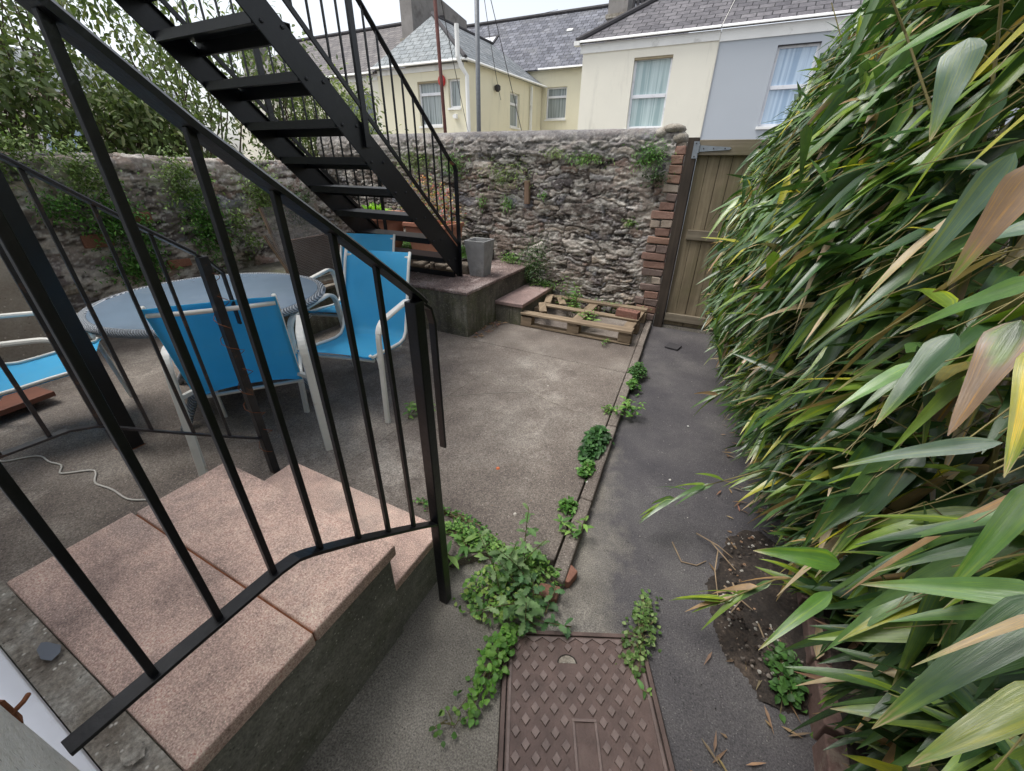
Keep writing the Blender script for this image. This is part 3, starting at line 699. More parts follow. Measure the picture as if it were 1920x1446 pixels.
o = MB().lathe([(.001, .235), (.30, .235), (.325, .245), (.325, .262), (.30, .270), (.001, .268)], (TX, TY, 0), 60).build('lower_shelf', M['wicker'], t, smooth=True); smooth_by_angle(o)

# ================================================================== CHAIRS  (local: +y faces forward, x right)
def rr(path, n=6):
    """round a polyline with quadratic corners"""
    P = [Vector(p) for p in path]; out = [P[0]]
    for i in range(1, len(P)-1):
        a, b, c = P[i-1], P[i], P[i+1]; ra = min(.10, (b-a).length*.45, (c-b).length*.45)
        p0 = b+(a-b).normalized()*ra; p1 = b+(c-b).normalized()*ra
        for k in range(n+1):
            q = k/n; out.append(p0*(1-q)**2+b*2*q*(1-q)+p1*q*q)
    out.append(P[-1]); return out
FL = [(-.013, -.011), (.013, -.011), (.017, 0), (.013, .011), (-.013, .011), (-.017, 0)]
SL = [(.275, .455), (.262, .437), (.22, .430), (.10, .415), (-.02, .395), (-.10, .385), (-.165, .392), (-.205, .425), (-.235, .49), (-.285, .62), (-.335, .76), (-.375, .86), (-.41, .925)]
def make_chair(label, loc, rot):
    t = thing('garden_chair', label, 'chair', loc, rot, 'blue sling garden chairs')
    for s in (-1, 1):
        x = .288*s
        P = rr([(x, .285, 0), (x, .235, .635), (x, -.245, .665), (x+.012*s, -.36, 0)], 8)
        i0 = max(range(len(P)), key=lambda i: P[i].y if P[i].z > .5 else -9)
        hi = [i for i, p in enumerate(P) if p.z > .56]
        a, b = hi[0], hi[-1]
        MB().sweep(P[:a+1], FL).build('leg', M['white_tube'], t, local=True)
        MB().sweep(P[a:b+1], [(q*1.25, w*.9) for q, w in FL]).build('armrest', M['white_tube'], t, local=True)
        MB().sweep(P[b:], [(q*1.25, w*1.1) for q, w in FL]).build('leg', M['white_tube'], t, local=True)
        MB().tube([(.237*s, y, z) for y, z in SL], .0100, 10).build('side_rail', M['white_tube'], t, local=True, smooth=True)
        MB().bar((.235*s, .20, .425), (.288*s, .257, .36), .016, .016).build('bracket', M['white_tube'], t, local=True); MB().bar((.235*s, -.215, .44), (.288*s, -.285, .44), .02, .02).build('bracket', M['white_tube'], t, local=True)
    for nm, (y, z), dr in (('front_bar', (.235, .405), .0), ('rear_bar', (-.12, .352), 0), ('top_bar', (-.425, .888), 0)):
        r_ = .0105; MB().tube([(-.235, y+ (.02 if nm == 'top_bar' else 0), z), (-.1, y, z-.0), (.1, y, z), (.235, y+(.02 if nm == 'top_bar' else 0), z)], r_, 10).build(nm, M['white_tube'], t, local=True, smooth=True)
    # sling: thin cloth between the rails, a little slack in the middle
    xs = np.linspace(-.243, .243, 13); sl = []
    for i in range(len(SL)-1):
        for k in range(3): q = k/3; sl.append((SL[i][0]*(1-q)+SL[i+1][0]*q, SL[i][1]*(1-q)+SL[i+1][1]*q))
    sl.append(SL[-1]); sl = np.array(sl); tn = np.gradient(sl, axis=0); tn /= np.linalg.norm(tn, axis=1)[:, None]; nm_ = np.stack([tn[:, 1], -tn[:, 0]], 1)
    V, n = [], len(sl)
    env = np.sin(PI*np.linspace(0, 1, n))**.5
    for sd in (0, 1):
        for i in range(n):
            for x in xs:
                dip = -.022*env[i]*(1-(x/.243)**2)+(.0105 if abs(x) > .2 else .007)+sd*.0022
                V.append((x, sl[i, 0]-nm_[i, 0]*dip*-1*-1, sl[i, 1]-nm_[i, 1]*dip*-1*-1))
    m = len(xs); F = []
    for sd in (0, 1):
        for i in range(n-1):
            for j in range(m-1):
                a = sd*n*m+i*m+j; F.append((a, a+1, a+m+1, a+m) if sd else (a, a+m, a+m+1, a+1))
    np_mesh('sling', np.array(V), np.array(F), M['sling'], t, smooth=True, local=True)
    return t
def copy_tree(o, parent=None):
    c = o.copy(); col.objects.link(c); c.parent = parent
    for ch in list(o.children): copy_tree(ch, c)
    return c
c1 = make_chair('blue sling chair facing the camera in front of the raised platform', (-2.02, 1.76, ZP), math.atan2(-.963, .27)-PI/2)
def chair(label, loc, f):
    c = copy_tree(c1); c.location = (*loc, ZP); c.rotation_euler = (0, 0, math.atan2(f[1], f[0])-PI/2); c['label'] = label; return c
chair('blue sling chair with its back to the camera pushed up to the glass table', (-2.235, 1.175), (-.79, .61))
chair('blue sling chair seen side on at the left by the beige wall', (-3.33, .60), (.42, .91))
chair('blue sling chair mostly hidden behind another blue chair, below the terracotta pots', (-2.62, 2.31), (.32, -.95))

# terracotta coloured board and cable on the floor
o = MB().box((-4.25, .28, ZP+.05), (-3.76, .68, ZP+.085), rot=.15).build('board', M['board'], None, bevel=.004); tag(o, 'red brown flat board lying on the patio at the far left edge', 'board')
P = [(-4.0, .25, ZP+.01), (-3.6, .28, .06), (-3.25, .30, .055), (-3.05, .42, .056), (-2.85, .40, .056), (-2.70, .47, .056), (-2.45, .44, .056), (-2.2, .50, .056), (-1.95, .56, .056), (-1.7, .58, .057)]
Q = []
for i in range(len(P)-1):
    for k in range(8):
        q = k/8; w_ = i+q; qq = q*q*(3-2*q); Q.append((P[i][0]*(1-q)+P[i+1][0]*q+.012*math.sin(w_*4.1), P[i][1]*(1-qq)+P[i+1][1]*qq+.016*math.sin(w_*5.3+1), .056))
tag(MB().tube(Q, .0045, 6).build('cable', M['cable'], None, smooth=True), 'thin white cable trailing across the patio floor left of the steps', 'cable')

# ================================================================== MESH GUARDS
def mesh_panel(c0, c1_, c2, c3, lab, slump=0):
    """c0 c1 bottom, c2 c3 top (c0-c3 one side)"""
    c0, c1_, c2, c3 = map(Vector, (c0, c1_, c2, c3)); t = thing('wire_mesh_guard', lab, 'mesh screen', c0, group=None)
    f = MB()
    for a, b in ((c0, c3), (c1_, c2), (c0, c1_)): f.bar(a, b, .03, .022, side=(c1_-c0))
    f.build('frame', M['oldframe'], t)
    w = MB(); nx, ny = int((c1_-c0).length/.013), int((c3-c0).length/.013)
    n_ = (c1_-c0).cross(c3-c0).normalized()
    B = lambda a, b: (c0*(1-a)*(1-b)+c1_*a*(1-b)+c2*a*b+c3*(1-a)*b)+n_*(.012+slump*math.sin(a*5)*math.sin(b*4))
    for i in range(nx+1):
        for j in range(6): w.bar(B(i/nx, j/6), B(i/nx, (j+1)/6), .0019, .0019)
    for j in range(ny+1):
        for i in range(5): w.bar(B(i/5, j/ny), B((i+1)/5, j/ny), .0019, .0019)
    w.build('wire_mesh', M['galvdull'], t)
    return t
M['galvdull'] = paint('dull_wire', (.26, .25, .24), .6, .2, .05, metal=.4)
mesh_panel((-3.42, 2.42, .48), (-3.40, 3.06, .46), (-3.60, 3.02, 1.00), (-3.64, 2.36, .93), 'timber framed wire mesh guard leaning on the ledge, in front of its pair', .012)
mesh_panel((-4.0, 2.75, .44), (-4.0, 3.40, .44), (-4.2, 3.40, 1.10), (-4.2, 2.75, 1.10), 'grey wire mesh guard standing behind, against the left stone wall', .02)
tag(MB().box((-3.80, 2.62, .445), (-3.775, 3.14, .84), rot=.05).build('timber_sheet', wood('dark_sheet', srgb(62, 44, 36), srgb(96, 70, 56)), None), 'dark brown timber sheet leaning inside the wire mesh guards', 'timber sheet')

# ================================================================== GREY PLANTER, POTS
t = thing('planter', 'tall tapered square grey planter standing at the foot of the steel staircase', 'planter', (-2.235, 3.68, .484))
def sqring(c, h, z, rot): return [(c[0]+(x*math.cos(rot)-y*math.sin(rot))*h, c[1]+(x*math.sin(rot)+y*math.cos(rot))*h, z) for x, y in ((-1, -1), (1, -1), (1, 1), (-1, 1))]
m = MB(); vs = []; cz = (-2.235, 3.68); z0 = .484
for h, z in ((.080, 0), (.116, .355), (.102, .355), (.098, .25)): vs += sqring(cz, h, z0+z, R(3))
m.add(vs, [(3, 2, 1, 0)]+[(i*4+j, i*4+(j+1) % 4, (i+1)*4+(j+1) % 4, (i+1)*4+j) for i in range(3) for j in range(4)]+[(12, 13, 14, 15)])
m.build('body', M['zinc'], t, bevel=.004)
t = thing('plant_pot', 'round terracotta pot holding a bright green leafy rosette', 'plant pot', (-3.58, 3.76, .622))
o = MB().lathe([(.165, 0), (.20, .05), (.245, .30), (.250, .33), (.285, .335), (.290, .385), (.275, .392), (.255, .385), (.250, .34)], (-3.58, 3.76, .622), 48).build('pot', M['terra'], t, smooth=True); smooth_by_angle(o)
MB().lathe([(.25, .0), (.001, .01)], (-3.58, 3.76, .962), 24).build('potting_soil', M['soil'], t)
t = thing('green_plant', 'bright lime green rosette plant growing in the round terracotta pot', 'plant', (-3.62, 3.74, .97))
n = 150; D = rdir(n, .15, 1); leaves('foliage', np.array([-3.62, 3.72, 1.0])+rng.normal(0, .03, (n, 3))*[1, 1, .3], D, rng.uniform(.10, .19, n), .04, jitcol(srgb(150, 196, 70), n, .15), M['leaf'], t, 'ovate', 4, 2, .25, .25, .3)
t = thing('plant_pot', 'rectangular terracotta trough with moulded bands right of the round pot', 'plant pot', (-3.22, 3.86, .602))
m = MB(); vs = []; C = (-2.96, 3.90)
for hx, hy, z in ((.22, .13, 0), (.25, .15, .17), (.262, .162, .175), (.265, .165, .205), (.262, .16, .21), (.275, .17, .29), (.29, .185, .295), (.29, .185, .335), (.265, .16, .335), (.26, .155, .27)):
    vs += [(C[0]+x*hx, C[1]+y*hy, .602+z) for x, y in ((-1, -1), (1, -1), (1, 1), (-1, 1))]
m.add(vs, [(3, 2, 1, 0)]+[(i*4+j, i*4+(j+1) % 4, (i+1)*4+(j+1) % 4, (i+1)*4+j) for i in range(9) for j in range(4)]+[(36, 37, 38, 39)])
m.build('pot', M['terra'], t, bevel=.004)
t = thing('flowering_plant', 'bushy plant with pink and orange leaf tips growing in the terracotta trough', 'plant', (-3.15, 3.9, .9))
ctr = np.array([-3.05, 3.98, 1.12]); n = 900; q = rdir(n, -.8, 1)*(rng.random((n, 1))**.4)*[.42, .28, .30]
q[:, 2] -= np.clip(q[:, 0], 0, 1)*.35
pk = np.where(rng.random((n, 1)) < .28, np.array([srgb(206, 112, 112)]), np.where(rng.random((n, 1)) < .45, np.array([srgb(204, 158, 104)]), np.array([srgb(146, 160, 92)])))
leaves('foliage', ctr+q, rdir(n, -.2, 1), rng.uniform(.025, .05, n), .018, np.clip(pk*(1+rng.normal(0, .15, (n, 1))), 0, .9), M['leaf'], t, 'ovate', 2, 2, .2, .3)
m = MB()
for i in range(26):
    a = rng.normal(0, 1, 3); e = ctr+np.array([.3*a[0], .16*a[1], .12*a[2]]); m.tube([(-3.2+.05*a[1], 3.88, .90), tuple((e+np.array([-3.2, 3.88, .9]))/2+[0, 0, .05]), tuple(e)], .004, 5, .002)
m.build('stem', M['stem'], t)

# ================================================================== PALLET
t = thing('pallet', 'broken old wooden pallet lying against the foot of the back stone wall', 'pallet', (-1.15, 4.0, ZP))
zz = ZP+.004; U0, U1 = -1.70, -.58
def bd(a, b, mat='pallet', name='board', rot=0, jit=.004): return MB().box(a, b, rot=rot, jit=jit).build(name, M[mat], t, bevel=.003)
for y in (3.57, 3.90, 4.26): bd((U0, y, zz), (U1, y+.09, zz+.018))
for y in (3.57, 3.90, 4.26):
    for x in (U0, -1.20, U1-.12): MB().box((x, y, zz+.020), (x+.12, y+.095, zz+.098), jit=.004).build('block', M['pallet'], t, bevel=.004)
for x in (-1.20, U1-.115): bd((x, 3.565, zz+.100), (x+.10, 4.36, zz+.117), 'palletv')
bd((U0, 3.555, zz+.119), (U1+.005, 3.66, zz+.139), rot=-.0); bd((U0+.10, 3.895, zz+.119), (U1-.01, 3.985, zz+.138), rot=-.02); bd((U0+.02, 4.27, zz+.119), (U1, 4.36, zz+.138))
for (x, y, r_) in ((-1.60, 3.66, .45), (-1.52, 4.00, .5), (-1.66, 3.98, .3)): bd((x, y, zz+.142), (x+.075, y+.30, zz+.156), 'palletv', 'broken_slat', rot=r_)
m = MB(); m.c = srgb(128, 92, 80); m.box((-.82, 3.92, zz+.14), (-.60, 4.02, zz+.205), rot=-.1, jit=.002)
t = thing('brick', 'perforated red brick resting on the right end of the pallet', 'brick', (-.71, 3.97, zz+.14)); m.build('body', M['brick'], t, fc=True, bevel=.004)
m = MB()
for i in range(5):
    for j in range(2): m.lathe([(.009, 0), (.009, .0015)], (-.79+i*.04, 3.945+j*.045-.004*i, zz+.2045), 10)
m.build('hole', M['soil'], t)

# ================================================================== GATE
t = thing('wooden_gate', 'tall weathered board gate with galvanised hinge beside the brick jamb', 'gate', (-.42, 4.40, 0))
m = MB(); x = -.405; 
while x < .56: m.box((x, 4.412, .035), (x+.094, 4.430, 1.655), jit=.0015); x += .098
m.build('board', M['gate'], t, bevel=.003); MB().box((-.405, 4.4315, .03), (.56, 4.44, 1.65)).build('gap_light_block', M['darkwood'], t); MB().box((-.41, 4.39, -.01), (.57, 4.45, .028)).build('sill', M['pad'], t)  # added backing sheet and sill block lane light between and under the boards
MB().box((-.405, 4.366, 1.600), (.57, 4.410, 1.715), jit=.002).build('rail', M['gaterail'], t, bevel=.004)
MB().box((-.355, 4.384, .895), (.56, 4.410, .985), jit=.002).build('rail', M['gaterail'], t, bevel=.004)
MB().box((-.405, 4.380, .085), (.56, 4.410, .165), jit=.002).build('rail', M['gaterail'], t, bevel=.004)
h = MB(); h.box((-.445, 4.360, 1.575), (-.400, 4.364, 1.705)); h.add([(-.398, 4.358, 1.625), (-.398, 4.358, 1.675), (-.155, 4.358, 1.660), (-.140, 4.358, 1.650), (-.155, 4.358, 1.640), (-.398, 4.362, 1.625), (-.398, 4.362, 1.675), (-.155, 4.362, 1.660), (-.140, 4.362, 1.650), (-.155, 4.362, 1.640)], [(0, 4, 3, 2, 1), (5, 6, 7, 8, 9), (0, 1, 6, 5), (1, 2, 7, 6), (2, 3, 8, 7), (3, 4, 9, 8), (4, 0, 5, 9)])
h.tube([(-.398, 4.358, 1.615), (-.398, 4.358, 1.685)], .008, 10)
hg = h.build('hinge', M['galv'], t)
for x_, z_ in ((-.36, 1.65), (-.28, 1.65), (-.19, 1.65), (-.425, 1.69), (-.425, 1.59)):
    b = MB().lathe([(.006, 0), (.005, .003)], (0, 0, 0), 8).build('bolt', M['lead'], hg, local=True); b.rotation_euler = (PI/2, 0, 0); b.location = Vector((x_, 4.358, z_))-t.location
o = MB().box((-.50, 4.366, -.01), (-.412, 4.45, 1.735), jit=.002).build('gate_post', M['darkwood'], None, bevel=.004)
tag(o, 'dark timber gate post between the brick jamb and the board gate', 'gate post')
o = MB().box((.575, 4.37, -.01), (.66, 4.45, 1.735)).build('gate_post', M['darkwood'], None, bevel=.004); tag(o, 'dark timber gate post on the far side of the gate behind the bamboo', 'gate post')
t = thing('boundary_wall', 'plain rubble wall running behind the bamboo on the right', 'wall', (1.9, 2, 0))
stone_wall('rubble_stone', (1.80, -1.2, 0), (0, 1), (-1, 0), 5.7, 1.7, .3, M['stonel'], t, seed=21, step=.03, hmul=1.4)
MB().box((.66, 4.44, 0), (1.85, 4.7, 1.75)).build('return_wall', M['blockside'], t)
o = MB().box((-.285, 3.80, .004), (-.165, 3.93, .016), rot=-.2).build('drain_cover', M['lead'], None, bevel=.002); tag(o, 'small dark square drain cover on the path near the gate', 'drain cover')

# ================================================================== MANHOLE COVER
def mh(a, b):   # a along the top edge 0..1 (=.46 m), b towards the camera in metres
    o_, e1, e2 = np.array([-.376, .758]), np.array([.417, .195]), np.array([.195, -.417])
    e1n = e1/np.linalg.norm(e1); e2n = np.array([e1n[1], -e1n[0]]); p = o_+e1n*a+e2n*b; return p
M['ironworn'] = paint('worn_cast_iron', (.185, .138, .122), .5, .3, .2, 14, dirt=((.10, .075, .065), .55, .6), metal=.25, fine=90)
t = thing('manhole_cover', 'rusty brown iron manhole cover with raised diamond pattern in the foreground', 'manhole cover', (*mh(.23, .3), .012))
W_, L_ = .46, .62
def mbox(m, a0, b0, a1, b1, z0, z1): 
    c = [mh(a, b) for a, b in ((a0, b0), (a1, b0), (a1, b1), (a0, b1))][::-1]; m.prism([tuple(q) for q in c], z0, z1)
m = MB(); mbox(m, -.022, -.022, W_+.022, L_+.022, -.005, .0115); m.build('frame_bed', M['soil'], t)
m = MB()
for r_ in ((-.018, -.018, W_+.018, -.004), (-.018, L_+.004, W_+.018, L_+.018), (-.018, -.004, -.004, L_+.004), (W_+.004, -.004, W_+.018, L_+.004)): mbox(m, *r_, .0, .020)
m.build('frame', M['iron'], t, bevel=.0015)
m = MB(); ph, pv = .0295, .0305; PX, PB, PW, PR_ = .2, .245, .075, .006
hx, hy = .268, .070   # lifting slot centre
mbox(m, 0, 0, W_, L_, .0, .0165); m.build('lid', M['iron'], t)
d = MB()
j = 0
while True:
    b = .038+j*pv
    if b > L_-.02: break
    i = 0
    while True:
        a = .030+(.0295 if j % 2 else 0)+i*.059
        if a > W_-.018: break
        if not (abs(a-PX-.037) < .050 and b > PB-.02 and b < .56) and not (abs(a-.20) < .042 and abs(b-.075) < .030):
            k = [(a-.0150, b), (a, b-.0185), (a+.0150, b), (a, b+.0185)]; k2 = [(a-.0125, b), (a, b-.0155), (a+.0125, b), (a, b+.0155)]
            vs = [(*mh(*q), .0163) for q in k]+[(*mh(*q), .0215) for q in k2]
            d.add(vs, [(4, 5, 6, 7)]+[(r_, r_+4, (r_+1) % 4+4, (r_+1) % 4) for r_ in range(4)])
        i += 1
    j += 1
# zigzag border
for i in range(8):
    a = i*.059-.0; tri = [(max(.004, a-.0), .006), (min(W_-.004, a+.059), .006), (min(W_-.004, a+.0295), .0245)]
    vs = [(*mh(*q), z) for z in (.0163, .0210) for q in tri]; d.add(vs, [(3, 5, 4), (0, 1, 4, 3), (1, 2, 5, 4), (2, 0, 3, 5)])
mbox(d, .004, .006, .012, L_-.006, .0163, .0208); mbox(d, W_-.012, .006, W_-.004, L_-.006, .0163, .0208)
d.build('diamond_tread', M['ironworn'], t)
m = MB()
for r_ in ((PX, PB, PX+PW, PB+.008), (PX, PB+.008, PX+.008, .56), (PX+PW-.008, PB+.008, PX+PW, .56), (PX, .56, PX+PW, .568)): mbox(m, *r_, .0163, .0225)
m.build('keyway_border', M['ironworn'], t, bevel=.001)
def halfdisc(cx, cb, r_, z, n=14): return [(*mh(cx+r_*math.cos(PI+PI*k/n), cb+r_*.85*math.sin(PI+PI*k/n)), z) for k in range(n+1)]
o_ = halfdisc(.20, .088, .034, .0172); i_ = halfdisc(.20, .088, .029, .0174)
MB().add(o_, [tuple(range(len(o_)))]).build('lifting_slot', M['soil'], t); MB().add(i_, [tuple(range(len(i_)))]).build('slot_grit', M['mortar'], t)
# brick edging of the bed
t = thing('brick_edging', 'old brick edging along the soil bed under the bamboo', 'kerb', (.6, 1.5, 0))
m = MB(); y = -.6; g4 = random.Random(8)
while y < 3.4:
    l = .215; u = .565-.018*max(0, y-.9)-.02*max(0, y-1.4)
    for dx, z1 in ((0, .10), (.072, .115), (.144, .10)):
        m.c = jc(g4.choice([srgb(122, 98, 90), srgb(110, 90, 84), srgb(132, 112, 104)]), .7, 1.1, g4); m.box((u+dx, y+g4.uniform(0, .01), -.01), (u+dx+.064, y+l-.012, z1+g4.uniform(-.008, .008)), jit=.004)
    y += l
m.build('brick', M['brick'], t, fc=True, bevel=.005)
# ================================================================== HOUSES ACROSS THE LANE
HV = 13.0
def wall_holes(parent, name, u0, u1, z0, z1, v, holes, mat, depth=.16, axis='u', flip=1):
    """wall in the plane v, made of boxes around rectangular openings (ua,ub,za,zb), thick = depth"""
    m = MB(); xs = sorted({u0, u1, *[h[0] for h in holes], *[h[1] for h in holes]})
    for a, b in zip(xs[:-1], xs[1:]):
        hs = sorted([(h[2], h[3]) for h in holes if h[0] < (a+b)/2 < h[1]]); z = z0
        for (za, zb) in hs+[(z1, z1)]:
            if za > z+1e-4:
                if axis == 'u': m.box((a, v, z), (b, v+depth, za))
                else: m.box((v-depth, a, z), (v, b, za))
            z = zb
    return m.build(name, mat, parent)
def window(parent, ua, ub, za, zb, v, pane='pane', split=None, axis='u', fr=.055, back=.09, mull=None):
    def B(m, a0, b0, z0_, z1_, d0, d1):
        if axis == 'u': m.box((a0, v+d0, z0_), (b0, v+d1, z1_))
        else: m.box((v-d1, a0, z0_), (v-d0, b0, z1_))
    m = MB(); B(m, ua, ua+fr, za, zb, back, back+.06); B(m, ub-fr, ub, za, zb, back, back+.06)
    B(m, ua+fr, ub-fr, za, za+fr, back, back+.06); B(m, ua+fr, ub-fr, zb-fr, zb, back, back+.06)
    if split: zs = za+(zb-za)*split; B(m, ua+fr, ub-fr, zs-fr*.7, zs+fr*.7, back-.015, back+.055)
    if mull: B(m, ua+(ub-ua)*mull-fr*.5, ua+(ub-ua)*mull+fr*.5, za+fr, zb-fr, back-.01, back+.055)
    w = m.build('window', M['upvc'], parent, bevel=.004)
    p = MB(); B(p, ua+fr, ub-fr, za+fr, zb-fr, back+.035, back+.045); p.build('pane', M[pane], w)
    s = MB(); B(s, ua-.03, ub+.03, za-.06, za-.002, -.05, back+.05); s.build('sill', M['fascia'], w, bevel=.004)
    return w
def gutter(parent, p0, p1, out=(0, -1, 0), r=.055):
    m = MB(); n = 8
    pr = [(math.cos(PI+PI*k/n)*r, math.sin(PI+PI*k/n)*r) for k in range(n+1)]+[(r-.01, 0), (-r+.01, 0)]
    m.sweep([p0, p1], [(a, b) for a, b in pr], side=out)
    m.build('gutter', M['fascia'], parent)
EZ = 4.30
# --- cream house
h = thing('house', 'cream rendered house with tall sash window and purple slate roof across the lane', 'house', (-2.9, HV, 0))
wall_holes(h, 'wall', -4.53, -1.215, -.2, EZ, HV, [(-3.15, -2.20, 2.42, 3.95)], M['cream'], .2)
MB().box((-4.53, HV+.2, -.2), (-4.33, HV+7, EZ)).build('side_wall', M['cream'], h)
window(h, -3.15, -2.20, 2.42, 3.95, HV, 'pane', .47)
MB().box((-3.16, HV+.012, 3.90), (-2.19, HV+.10, 3.952)).build('lintel', M['reveal'], h)
MB().box((-4.60, HV-.03, EZ-.17), (-1.215, HV-.002, EZ+.02)).build('fascia', M['fascia'], h)
gutter(h, (-4.72, HV-.10, EZ+.04), (-1.22, HV-.10, EZ+.04)); MB().box((-4.75, HV-.16, EZ-.01), (-4.60, HV-.0, EZ+.08)).build('soffit_end', M['fascia'], h)
RV = 17.6; RZ = EZ+.10+(RV-HV+.1)*.585
MB().slab([(-4.68, HV-.12, EZ+.06), (-1.21, HV-.12, EZ+.06), (-1.21, RV, RZ), (-4.68+ (RV-HV)*.80, RV, RZ)], (0, -.5, .86), .05).build('roof', M['slate_main'], h)
MB().tube([(-4.68, HV-.12, EZ+.09), (-4.68+(RV-HV)*.80, RV, RZ+.03)], .07, 8).build('hip_tile', M['lead'], h)
# --- blue house
h = thing('house', 'pale blue rendered house right of the cream one, partly behind the bamboo', 'house', (2, HV, 0))
wall_holes(h, 'wall', -1.205, 7, -.2, EZ, HV-.01, [(.035, .86, 2.40, 3.94), (3.2, 4.1, 2.40, 3.94)], M['blue'], .2)
window(h, .035, .86, 2.40, 3.94, HV-.01, 'paneblue', .50); window(h, 3.2, 4.1, 2.40, 3.94, HV-.01, 'paneblue', .50)
MB().box((.02, HV+.0, 3.93), (.875, HV+.09, 3.955)).build('lintel', M['lead'], h)
MB().box((-1.20, HV-.04, EZ-.20), (7, HV-.012, EZ+.02)).build('fascia', M['fascia'], h)
gutter(h, (-1.20, HV-.10, EZ+.04), (7, HV-.10, EZ+.04))
MB().slab([(-1.20, HV-.12, EZ+.064), (7.1, HV-.12, EZ+.064), (7.1, RV, RZ+.004), (-1.20, RV, RZ+.004)], (0, -.5, .86), .05).build('roof', M['slate_main'], h)
MB().tube([(-1.21, HV-.03, -.1), (-1.205, HV-.03, EZ-.05)], .012, 5).build('cable', M['cable'], h)
MB().tube([(-1.21, HV-.06, EZ+.10), (-1.1, HV+2, EZ+1.36), (-.98, HV+3.4, EZ+2.2)], .010, 5).build('roof_cable', M['cable'], h)
# --- yellow annex with hipped end roof
h = thing('house', 'yellow rendered annex with hipped green slate roof and red alarm box', 'house', (-9.5, HV, 0))
AE = 4.24
wall_holes(h, 'front_wall', -11.75, -8.28, -.2, AE, HV, [(-10.10, -9.20, 2.63, 3.84), (-8.90, -8.46, 3.10, 3.85)], M['yellow'], .2)
window(h, -10.10, -9.20, 2.63, 3.84, HV, 'panelace', .72); window(h, -8.90, -8.46, 3.10, 3.85, HV, 'panelace', None)
MB().box((-10.11, HV+.012, 3.79), (-9.19, HV+.09, 3.842)).build('lintel', M['reveal'], h)
wall_holes(h, 'side_wall', HV+.2, 18.9, -.2, AE+.1, -8.28, [(16.05, 16.85, 2.80, 3.88)], M['yellow'], .2, 'v')
window(h, 16.05, 16.85, 2.80, 3.88, -8.28, 'panelace', .68, 'v')
AP = (-10.62, 14.8, 5.95)
MB().slab([(-11.9, HV-.15, AE+.03), (-8.13, HV-.15, AE+.03), AP, (-11.75, 14.8, 5.45)], (.0, -.68, .73), .05).build('roof', M['slate_front'], h)
MB().slab([(-8.13, HV-.15, AE+.035), (-8.13, 18.95, AE+.14), (-10.62, 18.95, 5.95), AP], (.55, .1, .83), .05).build('roof', M['slate_side'], h)
MB().tube([(-8.13, HV-.15, AE+.07), (AP[0], AP[1], AP[2]+.04)], .06, 8).build('hip_tile', M['lead'], h)
MB().tube([AP, (-10.62, 18.9, 5.98)], .06, 8).build('ridge_tile', M['lead'], h)
gutter(h, (-11.9, HV-.20, AE+.0), (-8.12, HV-.20, AE+.0)); gutter(h, (-8.07, HV-.15, AE+.0), (-8.07, 18.9, AE+.10), (1, 0, 0))
MB().box((-11.75, HV-.03, AE-.16), (-8.28, HV-.002, AE-.02)).build('fascia', M['fascia'], h)
MB().tube([(-8.30, HV-.30, 5.05), (-8.30, HV-.30, 4.30), (-8.24, HV-.18, 4.05), (-8.14, HV-.08, 3.88), (-8.14, HV-.08, -.1)], .065, 10).build('downpipe', M['fascia'], h)
MB().box((-8.24, 17.7, -.1), (-8.16, 17.78, AE)).build('downpipe', M['fascia'], h)
al = MB().lathe([(.10, 0), (.145, .02), (.15, .05), (.13, .09), (.001, .10)], (0, 0, 0), 20, .85, 1.05).build('alarm_box', M['redplastic'], h, local=True, smooth=True); al.rotation_euler = (PI/2, 0, 0); al.location = Vector((-9.10, HV-.0, 3.81))-h.location
lm = MB(); lm.box((-8.72, HV-.10, 2.83), (-8.60, HV-.02, 2.90)); lm.box((-8.64, HV-.16, 2.80), (-8.54, HV-.06, 2.92)); lm.build('security_lamp', M['fascia'], h)
o = MB().lathe([(.05, 0), (.10, .06), (.10, .16), (.05, .20)], (-8.17, 14.9, 3.72), 12).build('wall_lamp', M['lead'], h, smooth=True)
# --- far rear wing
h = thing('house', 'rear yellow wing with long grey slate roof and skylight behind the annex', 'house', (-7.5, 19, 0))
FE = 4.95
wall_holes(h, 'wall', -12, -3.9, -.2, FE, 19.0, [(-8.10, -7.20, 3.25, 4.36)], M['yellow'], .2)
window(h, -8.10, -7.20, 3.25, 4.36, 19.0, 'panelace', .70)
MB().slab([(-26, 18.8, FE), (-3.0, 18.8, FE), (-3.0, 22.2, 7.50), (-26, 22.2, 7.50)], (0, -.6, .8), .05).build('roof', M['slate_far'], h)
MB().tube([(-26, 22.2, 7.54), (-3.0, 22.2, 7.54)], .08, 8).build('ridge_tile', M['lead'], h)
gutter(h, (-8.4, 18.75, FE-.03), (-3.5, 18.75, FE-.03))
def onroof(u, v, up=.05): return (u, v-.6*up, FE+(v-18.8)*.75+.8*up)
sk = MB(); a, b, c, d = onroof(-12.3, 20.3), onroof(-11.55, 20.3), onroof(-11.55, 21.2), onroof(-12.3, 21.2)
sk.slab([a, b, c, d], (0, -.6, .8), .06); s_ = sk.build('skylight', M['lead'], h)
MB().slab([onroof(-12.22, 20.38, .06), onroof(-11.63, 20.38, .06), onroof(-11.63, 21.1, .06), onroof(-12.22, 21.1, .06)], (0, -.6, .8), .01).build('pane', M['upvc'], s_)
MB().slab([onroof(-8.1, 20.9), onroof(-7.85, 20.9), onroof(-7.85, 21.02), onroof(-8.1, 21.02)], (0, -.6, .8), .04).build('roof_vent', M['fascia'], h)
